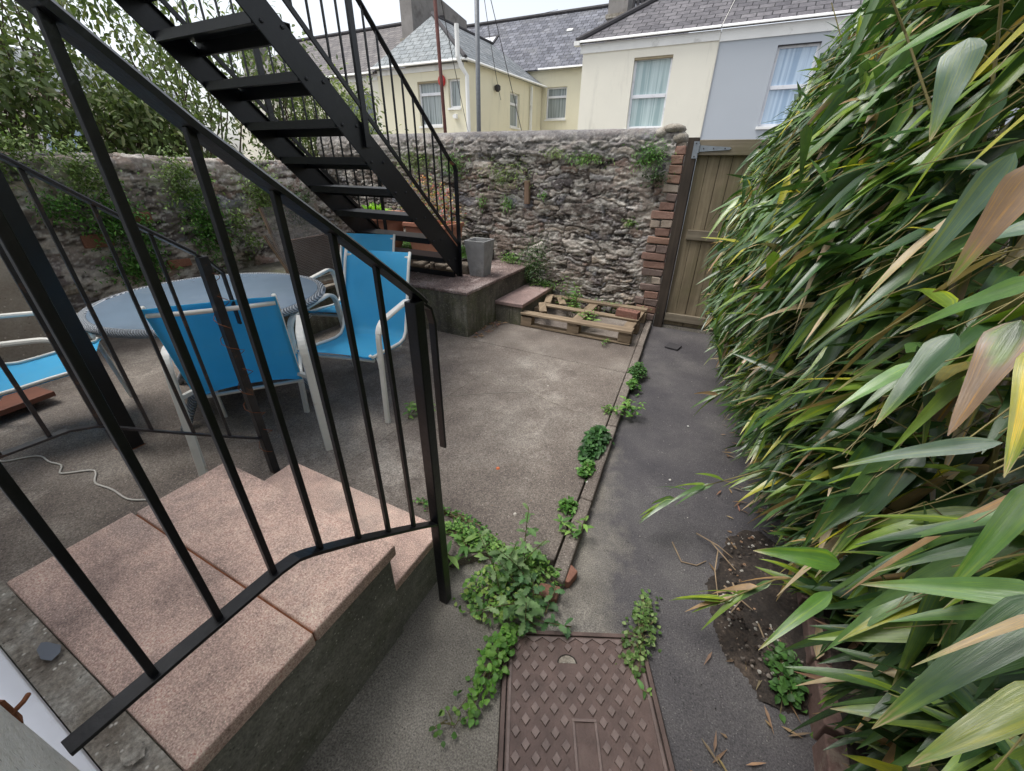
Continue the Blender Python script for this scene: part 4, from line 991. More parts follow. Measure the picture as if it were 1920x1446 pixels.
# grey chimney behind the annex
t = thing('chimney', 'broad grey rendered chimney stack rising behind the hipped annex roof', 'chimney', (-12.2, 16.5, 4.5))
m = MB(); m.add([(-12.55, 15.5, 4.6), (-12.02, 15.5, 4.6), (-12.02, 19.2, 4.6), (-12.55, 19.2, 4.6), (-12.55, 15.5, 7.4), (-12.02, 15.5, 7.4), (-12.02, 19.2, 6.9), (-12.55, 19.2, 6.9)], [(3, 2, 1, 0), (4, 5, 6, 7), (0, 1, 5, 4), (1, 2, 6, 5), (2, 3, 7, 6), (3, 0, 4, 7)])
m.build('stack', M['chimney'], t); MB().box((-12.62, 15.42, 5.45), (-11.95, 15.49, 5.62)).build('flashing', M['mortar'], t)
t = thing('chimney', 'rendered chimney stack with slatted cowl beside the purple slate roof', 'chimney', (-5.8, 20, 6))
MB().box((-6.10, 20.0, 5.4), (-5.35, 20.8, 8.3)).build('stack', M['chimney'], t); MB().box((-6.16, 19.94, 6.55), (-5.29, 20.86, 6.68)).build('band', M['mortar'], t)
m = MB(); 
for i in range(12): m.box((-5.2+i*.16, 20.1, 6.4), (-5.12+i*.16, 20.2, 7.3+.0*i))
m.build('slatted_cowl', M['lead'], t)
# --- left neighbour of annex
h = thing('house', 'cream rendered house with brown slate roof and white patio doors left of the annex', 'house', (-14.5, HV, 0))
wall_holes(h, 'wall', -20, -11.76, -.2, 4.12, HV+.01, [(-13.45, -12.02, 1.0, 3.70)], M['cream'], .2)
window(h, -13.45, -12.02, 1.0, 3.70, HV+.01, 'panedark', None, mull=.5)
MB().slab([(-20.2, HV-.14, 4.16), (-11.72, HV-.14, 4.16), (-11.72, 17.2, 6.5), (-20.2, 17.2, 6.5)], (0, -.47, .88), .05).build('roof', M['slate_left'], h)
MB().tube([(-20.2, 17.2, 6.55), (-11.8, 17.2, 6.55)], .07, 8).build('ridge_tile', M['lead'], h)
gutter(h, (-20.2, HV-.20, 4.14), (-11.8, HV-.20, 4.14)); MB().box((-20, HV-.02, 3.98), (-11.76, HV+.008, 4.13)).build('fascia', M['fascia'], h)
# --- pinkish house to the left, beyond the shrubs
h = thing('house', 'pale pink rendered house with grey roof seen through the shrubs on the far left', 'house', (-17, 3, 0))
m = MB(); m.box((-20, -3.0, -.2), (-16, 9.0, 3.0)); m.build('wall', paint('pale_pink_render', srgb(214, 200, 190), .9, .04, .08, 1.5), h)
MB().slab([(-15.85, -3.2, 3.0), (-15.85, 9.1, 3.0), (-18, 9.1, 4.1), (-18, -3.2, 4.1)], (.6, 0, .8), .05).build('roof', M['slate_side'], h)
w = MB().box((-15.99, 5.2, 1.5), (-15.93, 6.2, 2.6)).build('window', M['upvc'], h, bevel=.005); MB().box((-15.925, 5.28, 1.58), (-15.915, 6.12, 2.52)).build('pane', M['paneblue'], w)
t = thing('chimney', 'distant brick chimney with yellow pots seen between the stair balusters', 'chimney', (-24, 17.5, 6))
MB().box((-24.6, 17.2, 4), (-23.2, 17.8, 6.9)).build('stack', M['chimney'], t)
for i in range(3): MB().lathe([(.17, 0), (.15, .5), (.18, .52), (.18, .6)], (-24.3+i*.42, 17.5, 6.9), 14).build('chimney_pot', paint('yellow_pot', srgb(196, 160, 96), .9), t, smooth=True)
# poles and overhead wires
o = MB().tube([(-4.87, 7, -.1), (-4.90, 7.0, 1.9), (-4.985, 7, 4.6)], .030, 10).build('pole', M['rustpole'], None, smooth=True); tag(o, 'slim rusty red pole leaning slightly above the back stone wall', 'pole')
o = MB().tube([(-5.43, 9, -.1), (-5.38, 9, 5.4)], .048, 10).build('pole', M['greymetal'], None, smooth=True); tag(o, 'grey metal pole standing above the back stone wall right of the red pole', 'pole')
def sag(a, b, s, n=16): return [(a[0]+(b[0]-a[0])*i/n, a[1]+(b[1]-a[1])*i/n, a[2]+(b[2]-a[2])*i/n-4*s*(i/n)*(1-i/n)) for i in range(n+1)]
for a, b, s, lab in (((-4.98, 7, 4.4), (-8.05, 12.8, 2.3), .1, 'thin stay wire running down from the red pole to the annex'), ((-5.38, 9, 5.2), (-8.1, 15, 3.5), .2, 'thin wire slung between the grey pole and the annex side wall'),
                     ((-5.38, 9, 5.2), (-5.2, 12, .5), .0, 'thin vertical cable hanging beside the grey pole'), ((-24, 17, 6.6), (-9, 22, 7.6), .4, 'thin overhead cable crossing the sky above the far roofs'), ((-7.5, 18, 7.3), (-12, 14, 10.5), .1, 'thin overhead cable rising from the far slate roof ridge')):
    tag(MB().tube(sag(a, b, s), .008, 4).build('overhead_wire', M['lead'], None), lab, 'wire')
# ================================================================== BAMBOO
VT = np.array([-.6, .2, 1, 2, 3, 4, 4.6]); ZT = np.array([0, .1, .5, 1., 1.5, 2., 2.6, 3.2])
TAB = np.array([[.75, .66, .58, .50, .50, .52, .65, .9], [.78, .72, .60, .46, .42, .46, .58, .9], [.70, .66, .50, .36, .34, .44, .6, .9], [.52, .42, .24, .12, .15, .32, .56, .9],
                [.42, .28, .08, -.04, .02, .24, .54, .9], [.40, .28, .05, -.06, .02, .22, .50, .9], [.45, .35, .15, .05, .08, .3, .55, .9]])
def us(v, z):
    vi = np.interp(v, VT, np.arange(len(VT))); zi = np.interp(z, ZT, np.arange(len(ZT)))
    a, b = np.floor(vi).astype(int), np.floor(zi).astype(int); a = np.clip(a, 0, len(VT)-2); b = np.clip(b, 0, len(ZT)-2); fa, fb = vi-a, zi-b
    return (TAB[a, b]*(1-fa)+TAB[a+1, b]*fa)*(1-fb)+(TAB[a, b+1]*(1-fa)+TAB[a+1, b+1]*fa)*fb
t = thing('bamboo', 'dense overhanging bamboo with long green, yellow and withered tan leaves filling the right side', 'bamboo', (1.0, 2.2, .1))
G1, G2, YG, YE, TAN, PT = map(np.array, (srgb(56, 86, 50), srgb(82, 114, 64), srgb(112, 140, 58), srgb(164, 166, 62), srgb(166, 140, 110), srgb(198, 182, 154)))
def bamboo_batch(name, n, v0, v1, z0, z1, depth, Lr, Wr, nl, nw, hang=.9, spread=1., fan=4, dead=.055):
    """leaves grow in small fans from arching twigs: fan centres first, then a few blades from each"""
    nf = n//fan; fv = rng.uniform(v0, v1, nf); fz = rng.uniform(z0, z1, nf)
    keep = fbm(fv*3.1, fz*3.3, 61) > .445+.06*(rng.random(nf)-.5); fv, fz = fv[keep], fz[keep]; nf = len(fv)
    dd = rng.random(nf)**1.4*depth
    fu = us(fv, fz)+.05+dd+.20*(fbm(fv*4, fz*4, 62)-.5)
    ha = rng.normal(.0, .75, nf); hz = rng.normal(-.34, .36, nf)
    hd = np.stack([-np.cos(ha), -.30+np.sin(ha)*.8, hz], 1)
    idx = np.repeat(np.arange(nf), fan); n = len(idx)
    L = rng.uniform(*Lr, n); D = norm(norm(hd[idx])+rng.normal(0, .44*spread, (n, 3))*[.65, 1, .85])
    O = np.stack([fu, fv, fz], 1)[idx]+rng.normal(0, .035, (n, 3))-D*(L[:, None]*.5)
    dr = np.clip(rng.normal(hang*.42, .20, n), .05, 1.1)
    O[:, 2] = np.maximum(O[:, 2]+L*dr*.25, .10)
    k = rng.random((n, 1)); base = np.where(k < .42, G1, np.where(k < .80, G2, np.where(k < .96, YG, YE)))
    base = np.clip(base*(1+rng.normal(0, .16, (n, 1))), .003, .9)
    dm = rng.random(n) < dead; base[dm] = np.where(rng.random((dm.sum(), 1)) < .5, TAN, PT)*(1+rng.normal(0, .1, (dm.sum(), 1))); dr[dm] = np.clip(dr[dm]*1.6, .4, 1.2)
    rr_ = rng.random(n); start = np.where(rr_ < .05, rng.uniform(.35, .7, n), np.where(rr_ < .15, rng.uniform(.90, 1.04, n), 1.6)); tc = np.where(rng.random((n, 1)) < .6, TAN, PT)
    leaves(name, O, D, L, L*rng.uniform(*Wr, n), base, M['bamboo'], t, 'bamboo', nl, nw, dr, .28, .40,
           tip=dict(start=start, col=tc, mid=YG, edge=.3), curl=.10)
bamboo_batch('leaves', 9500, 1.7, 4.25, .12, 2.7, .45, (.14, .27), (.13, .18), 6, 2)
bamboo_batch('leaves', 2600, 1.5, 3.6, .10, 1.0, .30, (.12, .22), (.11, .15), 6, 2, .7)
bamboo_batch('leaves', 3300, .55, 1.9, .12, 2.4, .55, (.18, .32), (.14, .19), 8, 4)
bamboo_batch('leaves', 420, .35, 1.3, .5, 1.9, .15, (.26, .38), (.14, .20), 12, 4, dead=.10)
bamboo_batch('leaves', 420, .1, 1.0, .10, .75, .25, (.22, .36), (.15, .20), 10, 4)
bamboo_batch('leaves', 1700, 2.0, 4.2, 1.7, 3.0, .7, (.14, .28), (.11, .16), 6, 2, .6)
# the few broad blades hanging closest to the viewer
NEAR = [((0.173, 0.426, 1.508), (0.151, 0.407, 1.425), 0.0229, 'B') , ((0.173, 0.469, 1.513), (0.149, 0.469, 1.411), 0.0206, 'S') , ((0.15, 0.592, 1.604), (0.146, 0.561, 1.522), 0.0288, 'S') , ((0.181, 0.561, 1.612), (0.151, 0.578, 1.55), 0.0135, 'Y') , ((0.187, 0.711, 1.65), (0.106, 0.735, 1.603), 0.0245, 'G') , ((0.255, 0.321, 1.25), (0.172, 0.24, 1.147), 0.0268, 'D') , ((0.266, 0.333, 1.238), (0.173, 0.343, 1.18), 0.0202, 'L') , ((0.26, 0.399, 1.293), (0.216, 0.334, 1.198), 0.0194, 'G') , ((0.232, 0.476, 1.393), (0.202, 0.413, 1.304), 0.0298, 'BG') , ((0.259, 0.535, 1.419), (0.193, 0.567, 1.341), 0.0194, 'G') , ((0.28, 0.673, 1.323), (0.223, 0.596, 1.207), 0.0359, 'D') , ((0.311, 0.802, 1.236), (0.219, 0.742, 1.148), 0.0257, 'L') , ((0.235, 0.295, 1.254), (0.173, 0.251, 1.211), 0.0064, 'P') , ((0.317, 0.71, 0.871), (0.179, 0.68, 0.861), 0.0389, 'G') , ((0.313, 0.676, 0.832), (0.212, 0.555, 0.759), 0.0241, 'G') , ((0.284, 0.34, 0.958), (0.223, 0.317, 0.978), 0.0176, 'Y') , ((0.229, 0.431, 1.39), (0.215, 0.358, 1.307), 0.0226, 'Y') , ((0.19, 0.514, 1.545), (0.166, 0.524, 1.497), 0.0129, 'Y') , ((0.32, 0.565, 1.24), (0.195, 0.572, 1.148), 0.0194, 'S') , ((0.224, 0.501, 1.464), (0.187, 0.514, 1.439), 0.0176, 'S') , ((0.293, 0.435, 1.209), (0.209, 0.406, 1.143), 0.0141, 'D') , ((0.247, 0.27, 1.221), (0.181, 0.216, 1.162), 0.0218, 'YG') , ((0.267, 0.32, 1.223), (0.215, 0.286, 1.151), 0.0223, 'G') , ]
KC = dict(B=srgb(150, 124, 100), S=srgb(96, 122, 102), Y=srgb(168, 168, 48), G=srgb(84, 126, 50), D=srgb(58, 92, 52), YG=srgb(124, 140, 54), L=srgb(110, 150, 86), BG=srgb(62, 86, 40), P=srgb(190, 168, 132))
for b_, t_, w_, c_ in NEAR:
    b_, t_ = np.array(b_), np.array(t_); dv = t_-b_; Ln = float(np.linalg.norm(dv)); dp = .16
    dv2 = dv+np.array([0, 0, Ln*dp])
    leaves('broad_leaf', b_[None], dv2[None], np.array([np.linalg.norm(dv2)*1.02]), np.array([w_]), np.array([KC[c_]]), M['bamboo'], t, 'bamboo', 18, 6, dp, .22, .18,
           tip=dict(start=np.array([.45 if c_ == 'BG' else .93]), col=np.array([KC['B'] if c_ in ('B', 'BG') else KC['P']]), mid=YG, edge=1.9 if c_ == 'BG' else .15), curl=.10, up=np.array([[-.45, -.5, .75]]))
# dead, curled leaves hanging
m = MB(); cb = random.Random(3)
for i in range(130):
    v = cb.uniform(.2, 4.3); u = cb.uniform(.72, 1.25); H_ = cb.uniform(1.6, 3.0); lean = cb.uniform(.15, .75); P = []
    for k in range(8): q = k/7; P.append((u-lean*q**2.2*.9, v-.25*q*q*cb.uniform(.2, 1), .1+H_*q-.25*lean*q**3))
    m.tube(P, .0075, 6, .002)
m.build('cane', M['cane'], t)
m = MB()
for i in range(800):
    v = cb.uniform(.3, 4.2); z = cb.uniform(.2, 2.5); u = float(us(v, z)); L = cb.uniform(.15, .4)
    P = [(u+L, v+cb.uniform(-.05, .25), z+cb.uniform(-.05, .2)), (u+L*.5, v+.05, z+cb.uniform(0, .15)), (u+cb.uniform(-.03, .06), v-.04, z-.02)]
    m.tube(P, .0022, 4, .001)
m.build('twig', M['cane'], t)
# low straggling stems over the path
for (pts, nn) in (([(.62, 1.75, .35), (.35, 1.62, .42), (.10, 1.50, .30), (.02, 1.46, .22)], 16), ([(.60, 2.5, .6), (.30, 2.3, .55), (.12, 2.15, .42)], 16), ([(.62, 1.35, .25), (.40, 1.18, .30), (.25, 1.05, .25)], 12)):
    MB().tube(pts, .003, 6, .0015).build('low_stem', M['cane'], t)
    P = np.array(pts); q = rng.random(nn)**.6*(len(P)-1.001); i = q.astype(int); f = (q-i)[:, None]; O = P[i]*(1-f)+P[i+1]*f
    D = np.stack([rng.normal(-.8, .3, nn), rng.normal(-.3, .4, nn), rng.normal(-.3, .35, nn)], 1)
    kk = rng.random((nn, 1)); leaves('leaves', O, D, rng.uniform(.12, .20, nn), .022, np.where(kk < .5, YG, np.where(kk < .8, G2, TAN)), M['bamboo'], t, 'bamboo', 6, 2, .3, .2, .4)

# ================================================================== BUDDLEIA SHRUBS
def shrub(label, cs, n, nflow, seed, leafc=srgb(104, 122, 70)):
    g = np.random.default_rng(seed); t = thing('flowering_shrub', label, 'shrub', (cs[0][0], cs[0][1], .8), group='loose shrubs behind the left stone wall')
    m = MB(); tips = []
    for c in cs:
        for i in range(26):
            dr = g.normal(0, 1, 3); dr /= np.linalg.norm(dr); dr[2] = abs(dr[2])*.6+.1
            e = np.array(c[:3])+dr*np.array(c[3:])*g.uniform(.6, 1.05); b = np.array([c[0]+g.normal(0, .12), c[1]+g.normal(0, .12), .6]); mid = (b+e)/2+[0, 0, .25]+g.normal(0, .1, 3)
            m.tube([tuple(b), tuple(mid), tuple(e)], .016, 5, .003); tips.append((mid, e))
    m.build('stem', M['woody'], t)
    w = np.array([c[3]*c[4]*c[5] for c in cs]); ci = g.choice(len(cs), n, p=w/w.sum()); C = np.array(cs)[ci]
    # clumped placement
    nc = 70*len(cs); cc = g.choice(len(cs), nc); q = g.normal(0, 1, (nc, 3)); q /= np.linalg.norm(q, axis=1)[:, None]; q *= g.random((nc, 1))**.30
    cen = np.array(cs)[cc][:, :3]+q*np.array(cs)[cc][:, 3:]
    k = g.integers(0, nc, n); P = cen[k]+g.normal(0, .11, (n, 3)); D = norm(norm(P-cen[k])*.8+g.normal(0, .75, (n, 3))); D[:, 2] -= .15
    kk = g.random((n, 1)); cl = np.where(kk < .6, np.array([leafc]), np.where(kk < .85, np.array([srgb(82, 98, 56)]), np.array([srgb(146, 152, 108)])))*(1+g.normal(0, .15, (n, 1)))
    leaves('foliage', P, D, g.uniform(.05, .105, n), g.uniform(.022, .040, n), np.clip(cl, 0, 1), M['leaf'], t, 'ovate', 3, 2, .25, .25, .9)
    # brown and dull pink flower spikes
    nf = nflow; fi = g.integers(0, nc, nf); B = cen[fi]+g.normal(0, .08, (nf, 3)); FD = norm(g.normal(0, 1, (nf, 3))*[1, 1, .3]+[0, 0, -.5]); FL_ = g.uniform(.14, .26, nf); r_ = 46
    O = np.repeat(B, r_, 0)+np.repeat(FD*FL_[:, None], r_, 0)*np.tile(np.linspace(0, 1, r_), nf)[:, None]+g.normal(0, .010, (nf*r_, 3))
    fc = np.where(g.random((nf, 1)) < .7, np.array([srgb(168, 112, 76)]), np.array([srgb(160, 100, 104)]))
    leaves('flower_spike', O, g.normal(0, 1, (nf*r_, 3)), .022, .014, np.repeat(fc, r_, 0)*(1+g.normal(0, .2, (nf*r_, 1))), M['petal'], t, 'ovate', 1, 1, .1)
shrub('tall arching shrub with brown flower spikes at the far left above the wall', [(-6.1, .6, 2.6, .9, 1.0, 1.4), (-6.3, 1.9, 2.7, .8, .9, 1.3), (-5.6, 1.3, 1.95, .4, .9, .45)], 9500, 110, 5)
shrub('arching shrub in the middle behind the stairs with brown flower spikes', [(-6.3, 3.4, 2.35, .8, 1.0, 1.15), (-6.0, 4.6, 2.3, .7, .8, 1.0), (-5.6, 2.6, 1.8, .3, .7, .4)], 9500, 110, 6, srgb(112, 130, 76))
shrub('lower loose shrub filling the corner behind the meeting of the two stone walls', [(-6.0, 5.6, 1.95, .9, .7, .75), (-5.2, 5.2, 1.55, .6, .5, .5)], 5600, 24, 7, srgb(152, 164, 112))

# ================================================================== WALL PLANTS AND WEEDS
def tuft(label, c, n, ext, Lr, Wr, colr, shape='ovate', cat='wall plant', group=None, daisies=0, up=0., out=(1, 0, 0), name='wall_plant', nl=2, stems=8, droop=.4, hd=None):
    t = thing(name, label, cat, tuple(c), group=group); c = np.array(c, float); ext = np.array(ext)
    P = c+rng.normal(0, .42, (n, 3))*ext
    D = rdir(n, -.6, .9)+np.array(out)*.8+np.array([0, 0, up])
    pal = np.array(colr)[rng.integers(0, len(colr), n)]
    leaves('foliage', P, D, rng.uniform(*Lr, n), rng.uniform(*Wr, n), np.clip(pal*(1+rng.normal(0, .17, (n, 1))), 0, .9), M['leaf'], t, shape, nl, 2, droop, .25, .5)
    m = MB()
    for i in range(stems):
        e = P[rng.integers(0, n)]; b = c+rng.normal(0, .12, 3)*ext-np.array(out)*.03; m.tube([tuple(b), tuple((b+e)/2+np.array(out)*.02), tuple(e)], .0022, 4, .001)
    m.build('stem', M['stem'], t)
    if daisies:
        B = c+rng.normal(0, .45, (daisies, 3))*ext+np.array(out)*.03; k = 9; O = np.repeat(B, k, 0); a = np.tile(np.linspace(0, 2*PI, k, endpoint=False), daisies)
        o3 = np.array(out, float); s3 = np.cross(o3, [0, 0, 1.]); D = np.cos(a)[:, None]*s3+np.sin(a)[:, None]*np.array([0, 0, 1.])
        leaves('daisy', O, D, .013, .006, np.array([(.8, .8, .74)]), M['petal'], t, 'ovate', 1, 1, .05)
    return t
OL = [srgb(118, 144, 76), srgb(140, 162, 92), srgb(92, 118, 58)]; BR = [srgb(88, 138, 56), srgb(114, 160, 76), srgb(70, 112, 48)]; DK = [srgb(50, 78, 40), srgb(70, 96, 50)]; LI = [srgb(110, 152, 70), srgb(132, 168, 84), srgb(86, 130, 60)]
X = (1, 0, 0); Yn = (0, -1, 0)
LWU = -4.86
for lab, v, z, ev, ez, n, pal, d in (('large leafy clump spilling over the top of the left wall at the frame edge', 1.15, 1.55, .55, .22, 1300, OL, 6), ('daisy clump hanging below the coping of the left wall, above the handrail', 1.72, 1.40, .22, .28, 620, OL, 12),
        ('hanging clump with daisies right of the tall baluster on the left wall', 2.42, 1.32, .24, .34, 700, OL, 10), ('bright green ferny patch high on the left wall beside the red brick', 1.80, 1.06, .26, .26, 720, BR, 0),
        ('small green patch on the left wall near the black column', 1.48, 1.16, .18, .14, 260, BR, 1), ('rich green clump low on the left wall just above the glass table', 1.85, .66, .28, .22, 760, BR, 0), ('trailing fern on the left wall between the two lower green clumps', 1.98, .88, .10, .26, 260, BR, 0),
        ('large green cluster on the left wall behind the middle balusters', 2.55, .92, .24, .42, 980, BR, 0), ('olive clump with a few daisies under the coping near the stair foot', 3.22, 1.22, .26, .36, 760, OL, 4), ('thin green tuft in a crack of the left wall right of centre', 2.85, .95, .12, .20, 160, OL, 2), ('dark green clump on the left wall above the mesh guards', 3.62, 1.02, .22, .26, 460, DK, 0), ('small sparse tuft at table height right on the left wall', 2.95, .72, .12, .12, 130, OL, 3)):
    tuft(lab, (LWU+.06, v, z), int(n*1.5), (.10, ev, ez), (.025, .052), (.013, .024), pal, daisies=d, group='plants rooted in the left stone wall', out=X)
for lab, u, z, eu, ez, n, pal, sh in (('grassy tuft below the coping behind the stair foot balusters', -3.55, 1.52, .34, .16, 520, OL, 'lance'), ('green tuft under the coping seen through the last stair balusters', -3.0, 1.50, .26, .16, 420, BR, 'lance'), ('wispy olive growth on the upper back wall right of the stair', -2.32, 1.42, .36, .16, 420, OL, 'lance'),
        ('small tuft on the back wall coping left of centre', -1.75, 1.62, .16, .05, 120, OL, 'lance'), ('trailing green tuft along the coping crack in the middle of the back wall', -1.42, 1.57, .26, .06, 220, LI, 'lance'), ('long grassy tuft hanging beside the top of the brick jamb', -.80, 1.60, .20, .14, 560, BR, 'lance'),
        ('dark green cushion under the grassy tuft by the brick jamb', -.72, 1.42, .14, .07, 240, DK, 'ovate'), ('small leafy rosette on the back wall left of the timber block', -2.28, 1.13, .09, .11, 150, BR, 'lance'), ('tiny fern on the back wall right of the timber block', -1.86, 1.22, .05, .07, 60, BR, 'ovate'),
        ('sparse tuft low on the back wall beside the brick jamb', -.90, 1.02, .08, .05, 60, LI, 'lance'), ('small green sprig in the back wall just right of the stair post', -2.62, 1.13, .06, .10, 90, BR, 'ovate')):
    tuft(lab, (u, 4.40, z), n, (eu, .07, ez), (.025, .07) if sh == 'lance' else (.016, .035), (.005, .010) if sh == 'lance' else (.010, .018), pal, sh, group='plants rooted in the back stone wall', out=Yn)
tuft('dark green bushy weed hanging at the corner of platform and back wall', (-1.90, 4.32, .48), 1500, (.20, .12, .34), (.015, .035), (.008, .016), [*DK, srgb(84, 112, 60)], out=Yn, name='bushy_weed', cat='weed')
tuft('light green weed at the back edge of the platform beside the grey planter', (-2.22, 4.36, .54), 300, (.16, .06, .08), (.02, .04), (.008, .016), LI, out=Yn, name='weed', cat='weed')
tuft('low bright weed on the pink step below the bushy weed', (-1.76, 4.34, .30), 260, (.16, .06, .05), (.02, .04), (.008, .016), LI, out=Yn, name='weed', cat='weed')
def sprig(label, c, stems, h, Lr, W, pal, lean=.25, per=14, name='weed', cat='weed', shape='lance', spread=.04, group=None, rosette=False, nl=4):
    t = thing(name, label, cat, c, group=group); c = np.array(c, float); m = MB(); O, D, LL = [], [], []
    for s in range(stems):
        b = c+np.array([rng.normal(0, spread), rng.normal(0, spread), 0]); hh = h*rng.uniform(.5, 1.1); l = rng.normal(0, lean, 2); e = b+np.array([l[0]*hh, l[1]*hh, hh]); md = b*.5+e*.5+[l[0]*-.02, 0, hh*.06]
        if not rosette: m.tube([tuple(b), tuple(md), tuple(e)], .0028, 5, .0012)
        for k in range(per):
            q = .15+.85*k/per; a = k*2.4+s; p = b*(1-q)**2+md*2*q*(1-q)+e*q*q; O.append(p); D.append([math.cos(a), math.sin(a), .45 if q < .9 else 1.2]); LL.append(rng.uniform(*Lr)*(1.15-.55*q))
    n = len(O); leaves('foliage', np.array(O), np.array(D), np.array(LL), np.array(LL)*W, np.clip(np.array(pal)[rng.integers(0, len(pal), n)]*(1+rng.normal(0, .14, (n, 1))), 0, .9), M['leaf'], t, shape, nl, 2, .35, .25, .25)
    if not rosette: m.build('stem', M['stem'], t)
    return t
sprig('taller leafy weed growing up through the middle of the pallet', (-1.30, 4.06, .08), 6, .34, (.07, .12), .24, LI, .25, 12)
sprig('low leafy weed between the front boards of the pallet', (-1.08, 3.82, .09), 5, .17, (.06, .10), .26, LI, .4, 10)
sprig('slender weed rising behind the left of the pallet', (-1.45, 4.26, .08), 4, .40, (.06, .10), .22, BR, .2, 13)
sprig('small weed at the right front corner of the pallet', (-.80, 3.50, .055), 3, .09, (.03, .05), .3, LI, .5, 8)
tuft('thin weeds along the wall foot behind the pallet', (-.95, 4.34, .16), 200, (.4, .05, .08), (.02, .05), (.006, .012), LI, 'lance', out=Yn, name='weed', cat='weed')
kw = 'weeds growing along the kerb joint'
def mound(label, c, n, ext, Lr, W, pal, h=.05, shape='ovate', group=None):
    t = thing('weed', label, 'weed', c, group=group); c = np.array(c, float); a = rng.random(n)*2*PI; r_ = np.sqrt(rng.random(n))
    lob = .55+.75*fbm(np.cos(a)*1.3+c[0]*9+5, np.sin(a)*1.3+c[1]*9+5, 71); r_ = r_*np.where(rng.random(n) < .12, 1.45, lob)
    lx, ly = np.cos(a)*r_*ext[0], np.sin(a)*r_*ext[1]; z = h*(1-r_**2)*rng.uniform(.4, 1.1, n)+.008; O = c+np.stack([lx, ly, z], 1)
    D = np.stack([lx*6+rng.normal(0, .5, n), ly*6+rng.normal(0, .5, n), rng.uniform(-.1, .6, n)], 1)
    leaves('foliage', O, D, rng.uniform(*Lr, n), rng.uniform(*Lr, n)*W, np.clip(np.array(pal)[rng.integers(0, len(pal), n)]*(1+rng.normal(0, .16, (n, 1))), 0, .9), M['leaf'], t, shape, 3, 2, .3, .3, .35)
    m = MB()
    for i in range(min(40, n//4)): e = O[rng.integers(0, n)]; m.tube([(c[0]+rng.normal(0, ext[0]*.2), c[1]+rng.normal(0, ext[1]*.2), c[2]), tuple((c+e)/2+[0, 0, .01]), tuple(e)], .0016, 4)
    m.build('stem', M['stem'], t); return t
mound('round lush green weed mound beside the kerb joint in mid patio', (-.425, 1.95, .05), 460, (.055, .17), (.025, .05), .8, [srgb(66, 108, 56), srgb(90, 134, 76), srgb(52, 90, 46)], .075, group=kw)
mound('small green weed just in front of the round mound on the kerb', (-.395, 1.70, .05), 110, (.03, .07), (.02, .035), .8, BR, .04, group=kw)
mound('dense weed tuft at the far third of the kerb joint', (-.40, 3.06, .03), 300, (.06, .13), (.02, .04), .55, [srgb(60, 98, 48), srgb(88, 128, 66)], .08, group=kw)
mound('smaller weed tuft nearer than the far kerb weed', (-.385, 2.82, .03), 150, (.045, .08), (.02, .035), .6, BR, .05, group=kw)
sprig('pale green upright weed leaning over the kerb beyond the round mound', (-.35, 2.42, .03), 6, .12, (.05, .09), .3, LI, .5, 8, group=kw)
mound('sparse little weed left of the pale upright one', (-.46, 2.36, .05), 60, (.04, .05), (.02, .03), .4, LI, .03, group=kw)
mound('small weed patch on the kerb near its broken front end', (-.39, 1.40, .05), 100, (.035, .05), (.02, .032), .6, BR, .04, group=kw)
sprig('upright pale weed at the broken front end of the kerb', (-.315, 1.27, .04), 3, .10, (.05, .08), .3, LI, .4, 7, group=kw)
sprig('bright weed in the patio joint beside the handrail post', (-1.57, 1.75, .05), 7, .10, (.05, .09), .32, LI, .7, 8)
mound('creeping light green weed along the patio edge next to the right handrail post', (-.70, 1.03, .05), 420, (.17, .05), (.012, .024), .8, LI, .03)
mound('thin line of weed creeping along the foot of the lower pink step', (-.88, 1.10, .052), 160, (.20, .03), (.012, .022), .7, BR, .02)
sprig('bright green dock shoot right behind the handrail post', (-.675, .93, .02), 3, .10, (.09, .13), .27, LI, .35, 5)
mound('spilled mat of round leaved weeds in the gap in front of the patio edge', (-.47, .88, .012), 520, (.16, .14), (.012, .028), .85, [srgb(96, 142, 58), srgb(124, 166, 76), srgb(74, 116, 50), srgb(150, 176, 90)], .06)
mound('trailing chain of round leaved weeds down the left of the manhole cover', (-.375, .655, .014), 210, (.045, .16), (.014, .030), .95, [srgb(92, 142, 56), srgb(120, 166, 72)], .05)
mound('tiny creeping weed by itself on the pad left of the manhole cover', (-.415, .45, .014), 22, (.05, .06), (.014, .022), .9, LI, .012)
th = sprig('tall pale grey green sow thistle clump rising from the gap in front of the patio', (-.43, .965, .01), 8, .25, (.05, .10), .42, [srgb(116, 148, 92), srgb(140, 168, 112), srgb(98, 134, 76)], .45, 11, name='thistle', spread=.07, shape='toothed', nl=9)
sprig('broad leaved weed overhanging the top edge of the manhole cover', (-.33, .86, .01), 7, .12, (.045, .08), .5, [srgb(84, 124, 76), srgb(104, 142, 86), srgb(70, 108, 60)], .6, 7, spread=.06, shape='toothed', nl=9)
mound('lacy light green weed behind the thistle against the patio edge', (-.42, 1.04, .012), 360, (.16, .05), (.015, .03), .6, LI, .08)
mound('string of small weeds with tiny pink flowers down the right of the manhole cover', (.045, .97, .012), 240, (.05, .17), (.012, .022), .9, [srgb(98, 130, 66), srgb(78, 108, 52), srgb(130, 152, 92)], .03)
sprig('small two leaved seedling at the right edge of the manhole cover', (.115, .80, .01), 1, .03, (.035, .05), .35, LI, .5, 4)
mound('green weed at the brick edging beside the soil spill', (.50, 1.06, .01), 150, (.05, .11), (.022, .034), .8, [srgb(58, 94, 44), srgb(80, 120, 58)], .06)
o = thing('terracotta_shard', 'broken terracotta brick piece set at the front end of the kerb among weeds', 'brick', (-.275, 1.06, .01)); m = MB(); m.c = srgb(140, 100, 84)
